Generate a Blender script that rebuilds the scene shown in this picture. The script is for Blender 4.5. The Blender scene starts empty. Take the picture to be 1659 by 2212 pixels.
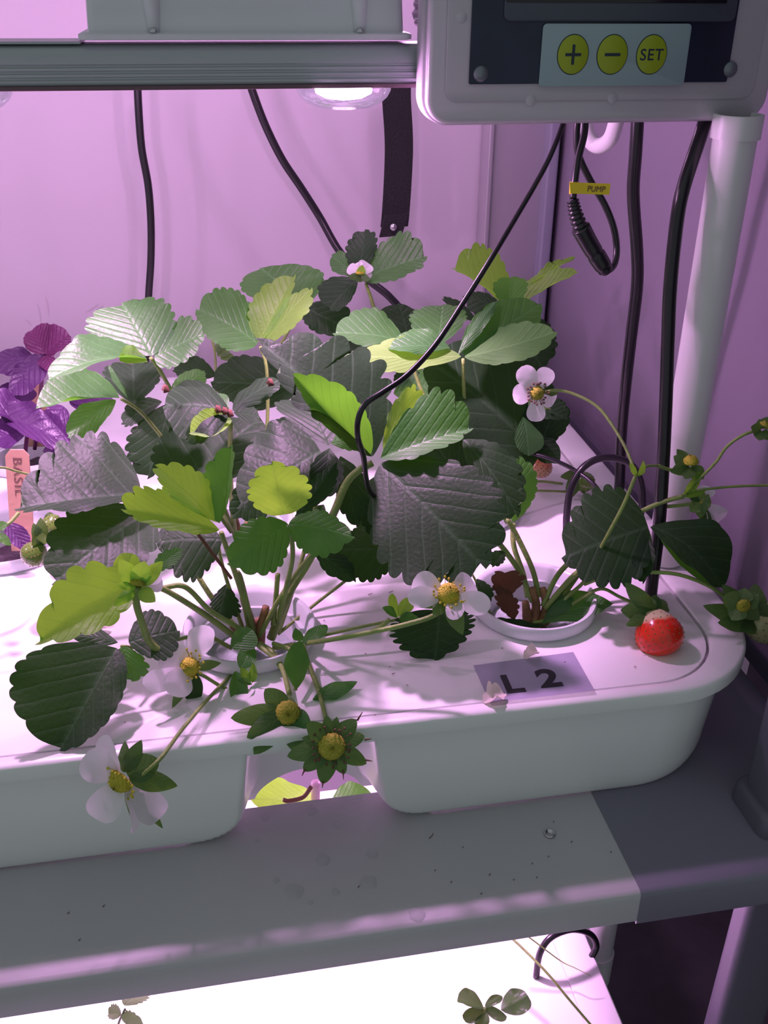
import bpy, bmesh, math, random
from mathutils import Vector, Matrix, noise
random.seed(7)
C = bpy.context.scene.collection
PI = math.pi

# ------------------------------------------------------------------ camera
PITCH, YAW, ROLL, FPX = math.radians(28.56), math.radians(10.45), math.radians(-0.5), 2128.0
CAMP = Vector((0, 0, .367))
fwd = Vector((math.sin(YAW)*math.cos(PITCH), math.cos(YAW)*math.cos(PITCH), -math.sin(PITCH)))
rt0 = Vector((math.cos(YAW), -math.sin(YAW), 0)); dn0 = fwd.cross(rt0)
RT = math.cos(ROLL)*rt0 + math.sin(ROLL)*dn0
DN = -math.sin(ROLL)*rt0 + math.cos(ROLL)*dn0
cd = bpy.data.cameras.new('camera'); cam = bpy.data.objects.new('camera', cd); C.objects.link(cam)
cd.sensor_fit = 'VERTICAL'; cd.sensor_height = 24.0; cd.lens = 24.0*FPX/2212.0; cd.clip_start = .01
m3 = Matrix((RT, -DN, -fwd)).transposed()
cam.matrix_world = Matrix.Translation(CAMP) @ m3.to_4x4()
bpy.context.scene.camera = cam

# ------------------------------------------------------------------ world, exposure
vs = bpy.context.scene.view_settings
vs.view_transform = 'Standard'; vs.look = 'None'; vs.gamma = 1; vs.use_curve_mapping = False
vs.exposure = 0.0
w = bpy.data.worlds.new('world'); bpy.context.scene.world = w; w.use_nodes = True
w.node_tree.nodes['Background'].inputs[0].default_value = (.86, .96, 1.0, 1)
w.node_tree.nodes['Background'].inputs[1].default_value = .30
LAMP_COL = (1.0, .46, 1.0)
LAMP_W = 3.6
GLOW_W = .58
LOW_W = 3.4

def ray(px, py):
    return RT*((px-829.5)/FPX) + DN*((py-1106)/FPX) + fwd
def W(px, py, Y):                       # point seen at (px, py) on the vertical plane y = Y (cm)
    d = ray(px, py); return CAMP + d*(Y*.01/d.y)
def WZ(px, py, z):                      # ... on the horizontal plane at height z (m)
    d = ray(px, py); return CAMP + d*((z-CAMP.z)/d.z)
def V(p):
    return W(*p)

# ------------------------------------------------------------------ materials
def mat(name, col, rough=.5, metal=0, spec=.5, var=0, vscale=20, bump=0, bscale=60, trans=None, emit=None, alpha=None, coat=0):
    m = bpy.data.materials.new(name); m.use_nodes = True
    nt = m.node_tree; b = nt.nodes['Principled BSDF']; out = nt.nodes['Material Output']
    b.inputs['Base Color'].default_value = (*col, 1); b.inputs['Roughness'].default_value = rough
    b.inputs['Metallic'].default_value = metal; b.inputs['Specular IOR Level'].default_value = spec
    b.inputs['Coat Weight'].default_value = coat
    tc = nt.nodes.new('ShaderNodeTexCoord')
    if var:
        n = nt.nodes.new('ShaderNodeTexNoise'); n.inputs['Scale'].default_value = vscale; n.inputs['Detail'].default_value = 4
        nt.links.new(tc.outputs['Object'], n.inputs['Vector'])
        r = nt.nodes.new('ShaderNodeValToRGB')
        r.color_ramp.elements[0].color = (*[c*(1-var) for c in col], 1); r.color_ramp.elements[0].position = .3
        r.color_ramp.elements[1].color = (*[min(1, c*(1+var*.6)) for c in col], 1); r.color_ramp.elements[1].position = .7
        nt.links.new(n.outputs['Fac'], r.inputs[0]); nt.links.new(r.outputs[0], b.inputs['Base Color'])
    if bump:
        n = nt.nodes.new('ShaderNodeTexNoise'); n.inputs['Scale'].default_value = bscale; n.inputs['Detail'].default_value = 3
        nt.links.new(tc.outputs['Object'], n.inputs['Vector'])
        bp = nt.nodes.new('ShaderNodeBump'); bp.inputs['Strength'].default_value = bump; bp.inputs['Distance'].default_value = .002
        nt.links.new(n.outputs['Fac'], bp.inputs['Height']); nt.links.new(bp.outputs[0], b.inputs['Normal'])
    if trans:
        t = nt.nodes.new('ShaderNodeBsdfTranslucent'); t.inputs[0].default_value = (*trans[0], 1)
        mx = nt.nodes.new('ShaderNodeMixShader'); mx.inputs[0].default_value = trans[1]
        nt.links.new(b.outputs[0], mx.inputs[1]); nt.links.new(t.outputs[0], mx.inputs[2]); nt.links.new(mx.outputs[0], out.inputs[0])
    if alpha is not None:
        t = nt.nodes.new('ShaderNodeBsdfTransparent'); t.inputs[0].default_value = (1, 1, 1, 1)
        mx = nt.nodes.new('ShaderNodeMixShader'); mx.inputs[0].default_value = alpha
        nt.links.new(t.outputs[0], mx.inputs[1]); nt.links.new(b.outputs[0], mx.inputs[2]); nt.links.new(mx.outputs[0], out.inputs[0])
    if emit:
        b.inputs['Emission Color'].default_value = (*emit[0], 1); b.inputs['Emission Strength'].default_value = emit[1]
    return m

def leaf_mat(name, top, under, tl, tw=.35, rough=.38, veins=8, vein_dark=.55, quilt=.6, spec=.5):
    m = bpy.data.materials.new(name); m.use_nodes = True
    nt = m.node_tree; N = nt.nodes; L = nt.links; b = N['Principled BSDF']; out = N['Material Output']
    uv = N.new('ShaderNodeUVMap'); sep = N.new('ShaderNodeSeparateXYZ'); L.new(uv.outputs[0], sep.inputs[0])
    def mth(op, a, c=None, clamp=False):
        n = N.new('ShaderNodeMath'); n.operation = op; n.use_clamp = clamp
        for i, x in enumerate((a, c)):
            if x is None: continue
            if isinstance(x, (int, float)): n.inputs[i].default_value = x
            else: L.new(x, n.inputs[i])
        return n.outputs[0]
    tc = N.new('ShaderNodeTexCoord')
    nz = N.new('ShaderNodeTexNoise'); nz.inputs['Scale'].default_value = 45; nz.inputs['Detail'].default_value = 3
    L.new(tc.outputs['Object'], nz.inputs['Vector'])
    ab = mth('ABSOLUTE', mth('SUBTRACT', sep.outputs[1], .5))                # 0 at midrib, .5 at edge
    wob = mth('MULTIPLY', mth('SUBTRACT', nz.outputs['Fac'], .5), .05)
    q = mth('MULTIPLY', mth('ADD', mth('SUBTRACT', sep.outputs[0], mth('MULTIPLY', ab, .95)), wob), float(veins))
    fr = mth('ABSOLUTE', mth('SUBTRACT', mth('FRACT', q), .5))               # 0 on vein, .5 between
    lat = mth('SUBTRACT', 1.0, mth('MULTIPLY', fr, 14.0), True)
    mid = mth('SUBTRACT', 1.0, mth('MULTIPLY', ab, 34.0), True)
    vein = mth('MAXIMUM', lat, mid, True)
    # fine net of veinlets
    vo = N.new('ShaderNodeTexVoronoi'); vo.feature = 'DISTANCE_TO_EDGE'; vo.inputs['Scale'].default_value = 330
    L.new(tc.outputs['Object'], vo.inputs['Vector'])
    net = mth('MULTIPLY', vo.outputs['Distance'], 2.2, True)
    quiltv = mth('ADD', mth('MULTIPLY', mth('POWER', mth('MULTIPLY', fr, 4.5, True), .6), .6), mth('MULTIPLY', net, .28))
    hgt = mth('SUBTRACT', mth('ADD', quiltv, mth('MULTIPLY', nz.outputs['Fac'], .5)), mth('MULTIPLY', mid, .5))
    bp = N.new('ShaderNodeBump'); bp.inputs['Strength'].default_value = quilt; bp.inputs['Distance'].default_value = .0006
    L.new(hgt, bp.inputs['Height']); L.new(bp.outputs[0], b.inputs['Normal'])
    geo = N.new('ShaderNodeNewGeometry')
    def mix(f, a, c):
        n = N.new('ShaderNodeMixRGB')
        for i, x in enumerate((f, a, c)):
            if isinstance(x, float): n.inputs[i].default_value = x
            elif isinstance(x, tuple): n.inputs[i].default_value = (*x, 1)
            else: L.new(x, n.inputs[i])
        return n.outputs[0]
    nz2 = N.new('ShaderNodeTexNoise'); nz2.inputs['Scale'].default_value = 30; L.new(tc.outputs['Object'], nz2.inputs['Vector'])
    topv = mix(nz2.outputs['Fac'], tuple(c*.7 for c in top), tuple(min(1, c*1.3) for c in top))
    vt = mix(mth('MULTIPLY', vein, vein_dark), topv, tuple(min(1, c*1.9+.01) for c in top))
    vu = mix(mth('MULTIPLY', vein, .6), under, tuple(min(1, c*1.6+.03) for c in under))
    L.new(mix(geo.outputs['Backfacing'], vt, vu), b.inputs['Base Color'])
    rr = N.new('ShaderNodeMix'); L.new(geo.outputs['Backfacing'], rr.inputs[0]); rr.inputs[2].default_value = rough; rr.inputs[3].default_value = .7
    L.new(rr.outputs[0], b.inputs['Roughness']); b.inputs['Specular IOR Level'].default_value = spec
    t = N.new('ShaderNodeBsdfTranslucent'); L.new(mix(mth('MULTIPLY', vein, .35), tl, tuple(c*.4 for c in tl)), t.inputs[0])
    mx = N.new('ShaderNodeMixShader'); mx.inputs[0].default_value = tw
    L.new(b.outputs[0], mx.inputs[1]); L.new(t.outputs[0], mx.inputs[2]); L.new(mx.outputs[0], out.inputs[0])
    return m

M = {}
M['dark'] = leaf_mat('mature_leaf', (.021, .050, .021), (.09, .17, .07), (.06, .22, .012), .17, .47, veins=6, vein_dark=.8, spec=.2, quilt=.55)
M['mid'] = leaf_mat('green_leaf', (.055, .17, .045), (.09, .25, .055), (.16, .54, .025), .32, .44)
M['young'] = leaf_mat('young_leaf', (.15, .33, .055), (.20, .42, .10), (.42, .88, .05), .50, .48)
M['sepal'] = leaf_mat('sepal_green', (.075, .16, .045), (.15, .26, .09), (.2, .42, .04), .3, .5, 5, .4, .3)
M['basil'] = leaf_mat('purple_basil_leaf', (.075, .028, .10), (.12, .05, .15), (.13, .045, .18), .35, .4, 6, .35, .8)
M['basil_red'] = leaf_mat('reddish_basil_leaf', (.15, .03, .11), (.18, .05, .14), (.25, .05, .19), .35, .4, 6, .35, 1.0)
M['dead'] = leaf_mat('withered_leaf', (.11, .05, .028), (.14, .08, .05), (.2, .08, .03), .2, .8)
M['petal'] = mat('petal_white', (.86, .84, .86), .55, trans=((.9, .86, .9), .3), bump=.15, bscale=200)
M['petal_dry'] = mat('dried_petal', (.8, .72, .66), .6, trans=((.8, .7, .6), .3), bump=.3, bscale=200)
M['stem'] = mat('stem_green', (.23, .34, .08), .5, var=.25, vscale=60, bump=.3, bscale=500)
M['stem_red'] = mat('crown_reddish', (.30, .16, .07), .6, var=.5, vscale=120, bump=.5, bscale=300)
M['yellow'] = mat('flower_yellow', (.66, .60, .05), .7, bump=.8, bscale=900)
M['ygreen'] = mat('flower_green_yellow', (.50, .48, .05), .7, bump=.8, bscale=900)
M['brown'] = mat('brown_tip', (.16, .07, .045), .8, bump=.5)
M['white'] = mat('white_plastic', (.84, .86, .84), .32, var=.03, vscale=8, bump=.03, bscale=150)
M['lid'] = mat('white_lid_plastic', (.84, .85, .84), .38, var=.03, vscale=10, bump=.04, bscale=120)
M['cup'] = mat('cup_plastic', (.80, .86, .84), .3, trans=((.8, .9, .88), .25))
M['medium'] = mat('foam_medium', (.36, .45, .41), .8, var=.5, vscale=90, bump=.6, bscale=200)
M['cable'] = mat('black_cable', (.012, .010, .014), .28, spec=.6)
M['strap'] = mat('black_webbing', (.008, .008, .009), .75, bump=.6, bscale=900)
M['metal'] = mat('screw_metal', (.6, .58, .6), .25, metal=1)
M['dull'] = mat('dull_screw', (.22, .24, .27), .45, metal=.6)
M['alu'] = mat('anodised_grey_bar', (.42, .45, .47), .36, metal=.25)
M['bar_under'] = mat('dark_bar_underside', (.14, .08, .10), .5)
M['box'] = mat('light_grey_box_plastic', (.74, .74, .78), .4, bump=.05)
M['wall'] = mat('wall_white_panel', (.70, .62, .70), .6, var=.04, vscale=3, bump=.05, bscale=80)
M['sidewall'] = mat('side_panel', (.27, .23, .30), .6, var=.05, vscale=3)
M['shelf'] = mat('grey_shelf_steel', (.52, .51, .53), .42, var=.12, vscale=5, bump=.06, bscale=200)
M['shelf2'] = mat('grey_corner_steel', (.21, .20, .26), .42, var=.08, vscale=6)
M['post'] = mat('dark_grey_post', (.13, .12, .16), .4)
M['rearpost'] = mat('satin_aluminium', (.55, .52, .56), .35, metal=.5)
M['pipe'] = mat('white_pvc', (.80, .80, .80), .35)
M['dark'+'floor'] = mat('dark_floor', (.05, .045, .055), .7, var=.3)
M['case'] = mat('frosted_clear_case', (.64, .60, .66), .22, alpha=.78)
M['case_rim'] = mat('case_rim', (.66, .62, .68), .2, alpha=.86)
M['pcb'] = mat('navy_circuit_board', (.010, .017, .045), .35, var=.3, vscale=60)
M['lcd'] = mat('dark_display', (.012, .010, .014), .12)
M['bezel'] = mat('display_bezel', (.06, .075, .10), .4)
M['panel'] = mat('grey_blue_label', (.33, .44, .47), .45)
M['lime'] = mat('lime_button', (.36, .44, .015), .4)
M['ink'] = mat('black_ink', (.012, .014, .02), .5)
M['navyink'] = mat('dark_ink', (.015, .03, .05), .5)
M['tape'] = mat('yellow_tape', (.95, .70, .02), .4)
M['sticker'] = mat('silver_sticker', (.40, .38, .50), .45, metal=.2)
M['wood'] = mat('pale_wood', (.55, .33, .22), .7, var=.15, vscale=30, bump=.3, bscale=100)
M['pencil'] = mat('pencil_brown', (.16, .08, .07), .8)
M['soil'] = mat('dark_wet_medium', (.02, .012, .016), .5, bump=1, bscale=120)
M['led'] = mat('lit_led', (1, 1, 1), .5, emit=((1, .75, 1), 30))
M['succ'] = leaf_mat('succulent_leaf', (.09, .20, .06), (.2, .26, .12), (.2, .3, .06), .15, .22, 3, .1, .1)
M['coriander'] = leaf_mat('olive_leaf', (.16, .24, .11), (.18, .26, .13), (.16, .3, .08), .25, .5)
M['water'] = mat('water_drop', (.62, .62, .65), .04, spec=1, alpha=.30)

def lens_mat():
    m = bpy.data.materials.new('clear_lens'); m.use_nodes = True; nt = m.node_tree; N = nt.nodes
    t = N.new('ShaderNodeBsdfTransparent'); t.inputs[0].default_value = (.97, .95, 1, 1)
    g = N.new('ShaderNodeBsdfGlossy'); g.inputs['Roughness'].default_value = .08
    e = N.new('ShaderNodeEmission'); e.inputs[0].default_value = (.85, .55, 1, 1); e.inputs[1].default_value = .75
    f = N.new('ShaderNodeLayerWeight'); f.inputs[0].default_value = .35
    a = N.new('ShaderNodeMixShader'); N_ = N.new('ShaderNodeMixShader'); N_.inputs[0].default_value = .35
    nt.links.new(f.outputs['Facing'], a.inputs[0]); nt.links.new(t.outputs[0], a.inputs[1]); nt.links.new(g.outputs[0], a.inputs[2])
    nt.links.new(a.outputs[0], N_.inputs[1]); nt.links.new(e.outputs[0], N_.inputs[2])
    nt.links.new(N_.outputs[0], N['Material Output'].inputs[0]); return m
M['lens'] = lens_mat()

def berry_mat(name, low, high, z0, z1):
    m = mat(name, low, .22, coat=.3); nt = m.node_tree; b = nt.nodes['Principled BSDF']
    tc = nt.nodes.new('ShaderNodeTexCoord'); s = nt.nodes.new('ShaderNodeSeparateXYZ'); nt.links.new(tc.outputs['Object'], s.inputs[0])
    n = nt.nodes.new('ShaderNodeTexNoise'); n.inputs['Scale'].default_value = 120; nt.links.new(tc.outputs['Object'], n.inputs['Vector'])
    ad = nt.nodes.new('ShaderNodeMath'); ad.operation = 'MULTIPLY_ADD'; nt.links.new(n.outputs['Fac'], ad.inputs[0]); ad.inputs[1].default_value = .004; nt.links.new(s.outputs[2], ad.inputs[2])
    mr = nt.nodes.new('ShaderNodeMapRange'); nt.links.new(ad.outputs[0], mr.inputs[0]); mr.inputs[1].default_value = z0+.002; mr.inputs[2].default_value = z1+.002
    mx = nt.nodes.new('ShaderNodeMixRGB'); mx.inputs[1].default_value = (*low, 1); mx.inputs[2].default_value = (*high, 1)
    nt.links.new(mr.outputs[0], mx.inputs[0]); nt.links.new(mx.outputs[0], b.inputs['Base Color'])
    b.inputs['Subsurface Weight'].default_value = .15; b.inputs['Subsurface Radius'].default_value = (.004, .0015, .001)
    return m
M['berry_red'] = berry_mat('ripe_red_flesh', (.80, .030, .012), (.70, .58, .36), .0058, .0078)
M['berry_pale'] = berry_mat('unripe_pale_flesh', (.52, .52, .26), (.5, .5, .24), 0, .01)
M['berry_green'] = berry_mat('green_flesh', (.13, .24, .035), (.12, .24, .04), 0, .01)
M['berry_blush'] = berry_mat('blushing_flesh', (.75, .45, .25), (.80, .10, .03), -.002, .009)
M['seed'] = mat('seed_olive', (.22, .16, .03), .5)
M['seed_dark'] = mat('seed_brown', (.12, .07, .03), .5)

# ------------------------------------------------------------------ object helpers
def tag(o, label=None, cat=None, group=None, kind=None):
    if label: o['label'] = label
    if cat: o['category'] = cat
    if group: o['group'] = group
    if kind: o['kind'] = kind
    return o
def empty(name, loc, label, cat, group=None):
    o = bpy.data.objects.new(name, None); C.objects.link(o); o.location = loc; o.empty_display_size = .01
    o['_loc'] = list(loc); return tag(o, label, cat, group)
LOC = {}
def mk(name, verts, faces, mats, parent=None, smooth=True, fm=None, uvs=None, angle=None):
    """one mesh object, vertices in world space; parented objects are made relative to their parent's origin"""
    me = bpy.data.meshes.new(name)
    if parent is not None:
        origin = worldloc(parent)
    else:
        n = len(verts); origin = Vector((sum(v[0] for v in verts)/n, sum(v[1] for v in verts)/n, min(v[2] for v in verts)))
    me.from_pydata([tuple(Vector(v)-origin) for v in verts], [], faces)
    if not isinstance(mats, (list, tuple)): mats = [mats]
    for m in mats: me.materials.append(m)
    if fm:
        for p, i in zip(me.polygons, fm): p.material_index = i
    if smooth:
        for p in me.polygons: p.use_smooth = True
    if uvs:
        ul = me.uv_layers.new(name='UVMap')
        for lp in me.loops: ul.data[lp.index].uv = uvs[lp.vertex_index]
    o = bpy.data.objects.new(name, me); C.objects.link(o)
    if parent is not None: o.parent = parent
    else: o.location = origin
    if smooth and angle: me.set_sharp_from_angle(angle=math.radians(angle))
    LOC[o.name] = origin
    return o
def worldloc(o):
    v = Vector((0, 0, 0))
    while o is not None: v += o.location; o = o.parent
    return v
def bm_obj(name, bm, mats, parent=None, smooth=True, angle=40, uvs=None):
    bm.verts.index_update()
    o = mk(name, [v.co.copy() for v in bm.verts], [[v.index for v in f.verts] for f in bm.faces], mats, parent, smooth,
           [f.material_index for f in bm.faces], None, angle)
    bm.free(); return o
def add_box(bm, a, b, bev=0, seg=2, mi=0):
    a, b = Vector(a), Vector(b); t = bmesh.new()
    bmesh.ops.create_cube(t, size=1)
    for v in t.verts: v.co = Vector([(a[i]+b[i])/2 + v.co[i]*(b[i]-a[i]) for i in range(3)])
    if bev: bmesh.ops.bevel(t, geom=t.edges[:], offset=bev, segments=seg, affect='EDGES', profile=.5)
    join(bm, t, mi)
def join(bm, t, mi=0):
    mp = {}
    for v in t.verts: mp[v] = bm.verts.new(v.co)
    for f in t.faces:
        g = bm.faces.new([mp[v] for v in f.verts]); g.material_index = mi
    t.free()
def box(name, a, b, m, parent=None, bev=0, seg=2):
    bm = bmesh.new(); add_box(bm, a, b, bev, seg); return bm_obj(name, bm, m, parent)
def rr(x0, x1, y0, y1, r, n=10):
    pts = []
    for cx, cy, a0 in ((x1-r, y0+r, -PI/2), (x1-r, y1-r, 0), (x0+r, y1-r, PI/2), (x0+r, y0+r, PI)):
        for i in range(n+1):
            a = a0 + PI/2*i/n; pts.append((cx+r*math.cos(a), cy+r*math.sin(a)))
    return pts
def loft(loops, closed=True, cap0=False, cap1=False):
    vs_, fs = [], []
    n = len(loops[0])
    for l in loops: vs_ += [Vector(p) for p in l]
    for k in range(len(loops)-1):
        for i in range(n if closed else n-1):
            j = (i+1) % n; fs.append([k*n+i, k*n+j, (k+1)*n+j, (k+1)*n+i])
    if cap0: fs.append(list(range(n))[::-1])
    if cap1: fs.append([(len(loops)-1)*n+i for i in range(n)])
    return vs_, fs
def prism_xz(x0, x1, z0, z1, r, y0, y1, n=8, bev=.0015):
    """rounded slab standing in the xz plane, front face at y0"""
    L = []
    for y, ins in ((y0, bev), (y0+bev*.4, bev*.4), (y0+bev, 0), (y1-bev, 0), (y1, bev)):
        L.append([(x, y, z) for x, z in rr(x0+ins, x1-ins, z0+ins, z1-ins, max(r-ins, .0002), n)])
    return loft(L, True, True, True)
def catmull(P, sub=8):
    P = [Vector(p) for p in P]
    if len(P) < 3: return [P[0].lerp(P[-1], i/sub) for i in range(sub+1)]
    Q = [P[0]*2-P[1]] + P + [P[-1]*2-P[-2]]; out = []
    for i in range(1, len(Q)-2):
        for k in range(sub):
            t = k/sub; a, b, c, d = Q[i-1:i+3]
            out.append(.5*((2*b)+(c-a)*t+(2*a-5*b+4*c-d)*t*t+(3*b-a-3*c+d)*t**3))
    out.append(P[-1]); return out
def tube_vf(P, r0, r1=None, n=10, sub=8, rf=None):
    r1 = r0 if r1 is None else r1
    pts = catmull(P, sub); L = []; up = Vector((.13, .3, 1)).normalized(); prev = None
    for i, p in enumerate(pts):
        d = (pts[min(i+1, len(pts)-1)]-pts[max(i-1, 0)]).normalized()
        if prev is None: prev = d.cross(up).normalized() if abs(d.dot(up)) < .95 else d.cross(Vector((1, 0, 0))).normalized()
        s = (prev - d*prev.dot(d)).normalized(); prev = s; t = d.cross(s)
        r = r0+(r1-r0)*i/(len(pts)-1)
        if rf: r *= rf(i/(len(pts)-1))
        L.append([p+(s*math.cos(a)+t*math.sin(a))*r for a in [2*PI*k/n for k in range(n)]])
    return loft(L, True, True, True)
def tube(name, P, r0, m, parent=None, r1=None, n=10, sub=8, rf=None):
    v, f = tube_vf(P, r0, r1, n, sub, rf); return mk(name, v, f, m, parent)
def merge(*vf):
    Vv, F = [], []
    for v, f in vf:
        o = len(Vv); Vv += v; F += [[i+o for i in q] for q in f]
    return Vv, F
def lathe_vf(prof, c, n=40, axis=Vector((0, 0, 1))):
    c = Vector(c); q = Vector((0, 0, 1)).rotation_difference(axis)
    L = [[c + q @ Vector((r*math.cos(2*PI*k/n), r*math.sin(2*PI*k/n), z)) for k in range(n)] for r, z in prof]
    return loft(L)

# ------------------------------------------------------------------ structure
def struct(o): o['kind'] = 'structure'; return o
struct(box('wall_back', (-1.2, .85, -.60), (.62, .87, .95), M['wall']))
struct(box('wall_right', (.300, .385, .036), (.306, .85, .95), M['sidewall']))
struct(box('trim_1', (.298, .385, .012), (.308, .85, .0358), M['post'], bev=.001))
struct(box('floor', (-1.4, -.6, -.66), (1.2, .87, -.64), M['darkfloor']))
struct(box('wall_far_right', (.60, -.2, -.64), (.62, .85, .95), M['darkfloor']))
# smudges: faint scuffs on the back wall
bm = bmesh.new()
for (x0, y0, x1, y1) in ((80, 655, 88, 700), (98, 640, 105, 682), (55, 690, 68, 705), (185, 675, 215, 655), (208, 668, 222, 660)):
    v, f = tube_vf([W(x0, y0, 84.96), W((x0+x1)/2+2, (y0+y1)/2, 84.96), W(x1, y1, 84.96)], .0006, .0006, 6, 3, lambda t: .3+math.sin(PI*t))
    b2 = bmesh.new(); vv = [b2.verts.new((p.x, .8497+(p.y-.8497)*.12, p.z)) for p in v]
    for q in f: b2.faces.new([vv[i] for i in q])
    join(bm, b2)
o = bm_obj('wall_scuff', bm, mat('scuff_mark', (.62, .56, .62), .7)); tag(o, 'faint grey scuff marks on the pink lit back wall', 'scuff marks', kind='stuff')

# rack: shelf, posts
sh = empty('rack_shelf', (0, .33, -.02), 'dark grey steel shelf ledge under the white growing tray', 'shelf')
def ledge(name, x0, x1, y0, y1, lip, m, z=0, th=.0012):
    prof = [(y1, z), (y0+.003, z), (y0+.0012, z-.0006), (y0+.0003, z-.0018), (y0, z-.0035), (y0, z-lip+.001), (y0+.0006, z-lip), (y0+.0015, z-lip+.0006),
            (y0+th, z-lip+.002), (y0+th, z-.0045), (y0+th+.002, z-th-.001), (y1, z-th)]
    n = len(prof); v = [(x0, a, b) for a, b in prof]+[(x1, a, b) for a, b in prof]
    f = [[i, (i+1) % n, n+(i+1) % n, n+i] for i in range(n)] + [list(range(n))[::-1], [n+i for i in range(n)]]
    return mk(name, v, f, m, sh, True, angle=50)
ledge('front_ledge', -.62, .1742, .2855, .3685, .0195, M['shelf'])
ledge('corner_plate', .1738, .30, .2851, .85, .0215, M['shelf2'], z=.0007, th=.0013)
box('rear_ledge', (-.62, .70, -.0012), (.1742, .85, 0), M['shelf'], sh)
v, f = merge(lathe_vf([(.0008, .0002), (.0026, .0002), (.0029, .0008), (.0026, .0014), (.0021, .0014), (.0019, .0004), (.0008, .0002)], WZ(1187, 1803, 0), 20))
mk('rivet', v, f, M['metal'], sh)

def post(name, x0, x1, y0, y1, z0, z1, m, parent, r=.004):
    L = [[(x, y, z) for x, y in rr(x0, x1, y0, y1, r, 4)] for z in (z0, z1)]
    v, f = loft(L, True, True, True); return mk(name, v, f, m, parent, True, angle=40)
pr = empty('rack_post', (.245, .31, -.64), 'dark grey square steel post at the front right corner of the rack', 'post')
post('upper_post', .247, .290, .308, .333, .0009, .75, M['post'], pr)
post('lower_post', .258, .290, .318, .333, -.64, -.0215, M['post'], pr)
L = []
for z, e in ((.0008, .0045), (.010, .0040), (.0125, .003), (.0135, .0015)):
    L.append([(x, y, z) for x, y in rr(.247-e, .290+e, .308-e, .333+e, .006, 5)])
v, f = loft(L, True, False, True); mk('sleeve', v, f, M['post'], pr, True, angle=50)

rp = empty('rear_post', (.266, .84, -.64), 'brushed aluminium upright in the rear corner behind the leaves', 'post')
post('channel', .240, .288, .828, .848, -.6, .95, M['rearpost'], rp, .003)
post('edge_flange', .2365, .2405, .822, .848, -.6, .95, M['rearpost'], rp, .001)
post('side_flange', .2855, .2950, .815, .848, -.6, .95, mat('grey_flange', (.30, .30, .38), .4), rp, .002)

# white pvc drain pipe
P0 = (.249, .452)
pp = empty('drain_pipe', (P0[0], P0[1], -.64), 'vertical white plastic pipe rising beside the right wall', 'pipe')
def cyl(name, x, y, z0, z1, r, m, parent, n=32):
    v, f = lathe_vf([(r*.85, z0), (r, z0), (r, z1), (r*.85, z1), (r*.85, z0)], (x, y, 0), n); return mk(name, v, f, m, parent, True, angle=40)
cyl('upper_pipe', *P0, .0712, .305, .0102, M['pipe'], pp)
cyl('lower_pipe', *P0, -.64, -.012, .0102, M['pipe'], pp)
cyl('pipe_collar', *P0, .3015, .312, .0115, M['pipe'], pp)
cyl('pipe_joint', *P0, -.30, -.27, .0115, M['pipe'], pp)
tube('elbow', [W(1262, 236, 55), W(1268, 290, 54.5), W(1290, 315, 54), W(1318, 300, 53), W(1335, 250, 52.5)], .0042, M['pipe'], pp, n=16)

# ------------------------------------------------------------------ growing tray
HT = .070
tr = empty('growing_tray', (-.07, .56, 0), 'long white hydroponic tray with rounded end and arched notch', 'tray')
X0, X1, Y0, Y1 = -.62, .2635, .3385, .800
def ring(z, ins, r=.058, xi=0): return [(x, y, z) for x, y in rr(X0+ins, X1-ins-xi, Y0+ins, Y1-ins, r-ins, 14)]
LI = lambda z, e=0: [(x, y, z) for x, y in rr(X0+.02-e, X1-.0225+e, Y0+.0080-e*.6, Y1-.013+e, .042, 14)]
L = [ring(HT-.0085, .0062), ring(HT-.0085, .0012), ring(HT-.0078, .0002), ring(HT-.0020, 0), ring(HT-.0007, .0005), ring(HT, .002), LI(HT, .0012), LI(HT-.0008), LI(HT-.016)]
v, f = loft(L); mk('rim', v, f, M['white'], tr, True, angle=50)
# body wall: front follows bulge - notch - bulge, big rounded lower edge
base = rr(X0+.008, X1-.012, Y0+.0065, Y1-.008, .052, 14)
def sst(t): t = max(0, min(1, t)); return t*t*(3-2*t)
xs = [X0+.07+i*.02 for i in range(int((-.06-X0-.07)/.02))] + [-.06+i*.0012 for i in range(150)] + [.126+i*.01 for i in range(6)]
LB = []
HB = HT-.0085
zs = [(1, 0, 0)] + [(1-k/6*.72, .0022*k/6, .001*k) for k in range(1, 7)] + [(.28*(1-math.sin(a)), .0022+.0035*(1-math.cos(a)), .006+.024*(1-math.cos(a))) for a in [PI/2*k/10 for k in range(1, 11)]]
for zf, ins, wd in zs:
    l = []
    for x in xs:
        nd = sst((x-.001+wd)/.012)*(1-sst((x-.049-wd)/.012))
        zb = .0012
        if .004 < x < .058: zb += .0165*math.sin(PI*(x-.004)/.054)**.6
        l.append((x, Y0+.0055+ins+(.029-ins)*nd, zb+(HB-zb)*zf))
    for x, y in rr(X0+.008+ins, X1-.010-ins*1.6, Y0+.0055+ins, Y1-.008-ins, .050, 14):
        l.append((x, y, .0012+(HB-.0012)*zf))
    LB.append(l)
v, f = loft(LB, True, False, False); mk('tub', v, f, M['white'], tr, True, angle=60)
bm = bmesh.new(); add_box(bm, (X0+.03, Y0+.014, .0012), (-.034, Y1-.018, .003)); add_box(bm, (.092, Y0+.014, .0012), (X1-.07, Y1-.06, .003)); add_box(bm, (-.034, .45, .0012), (.092, Y1-.018, .003))
bm_obj('tub_floor', bm, M['white'], tr, False)

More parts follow.
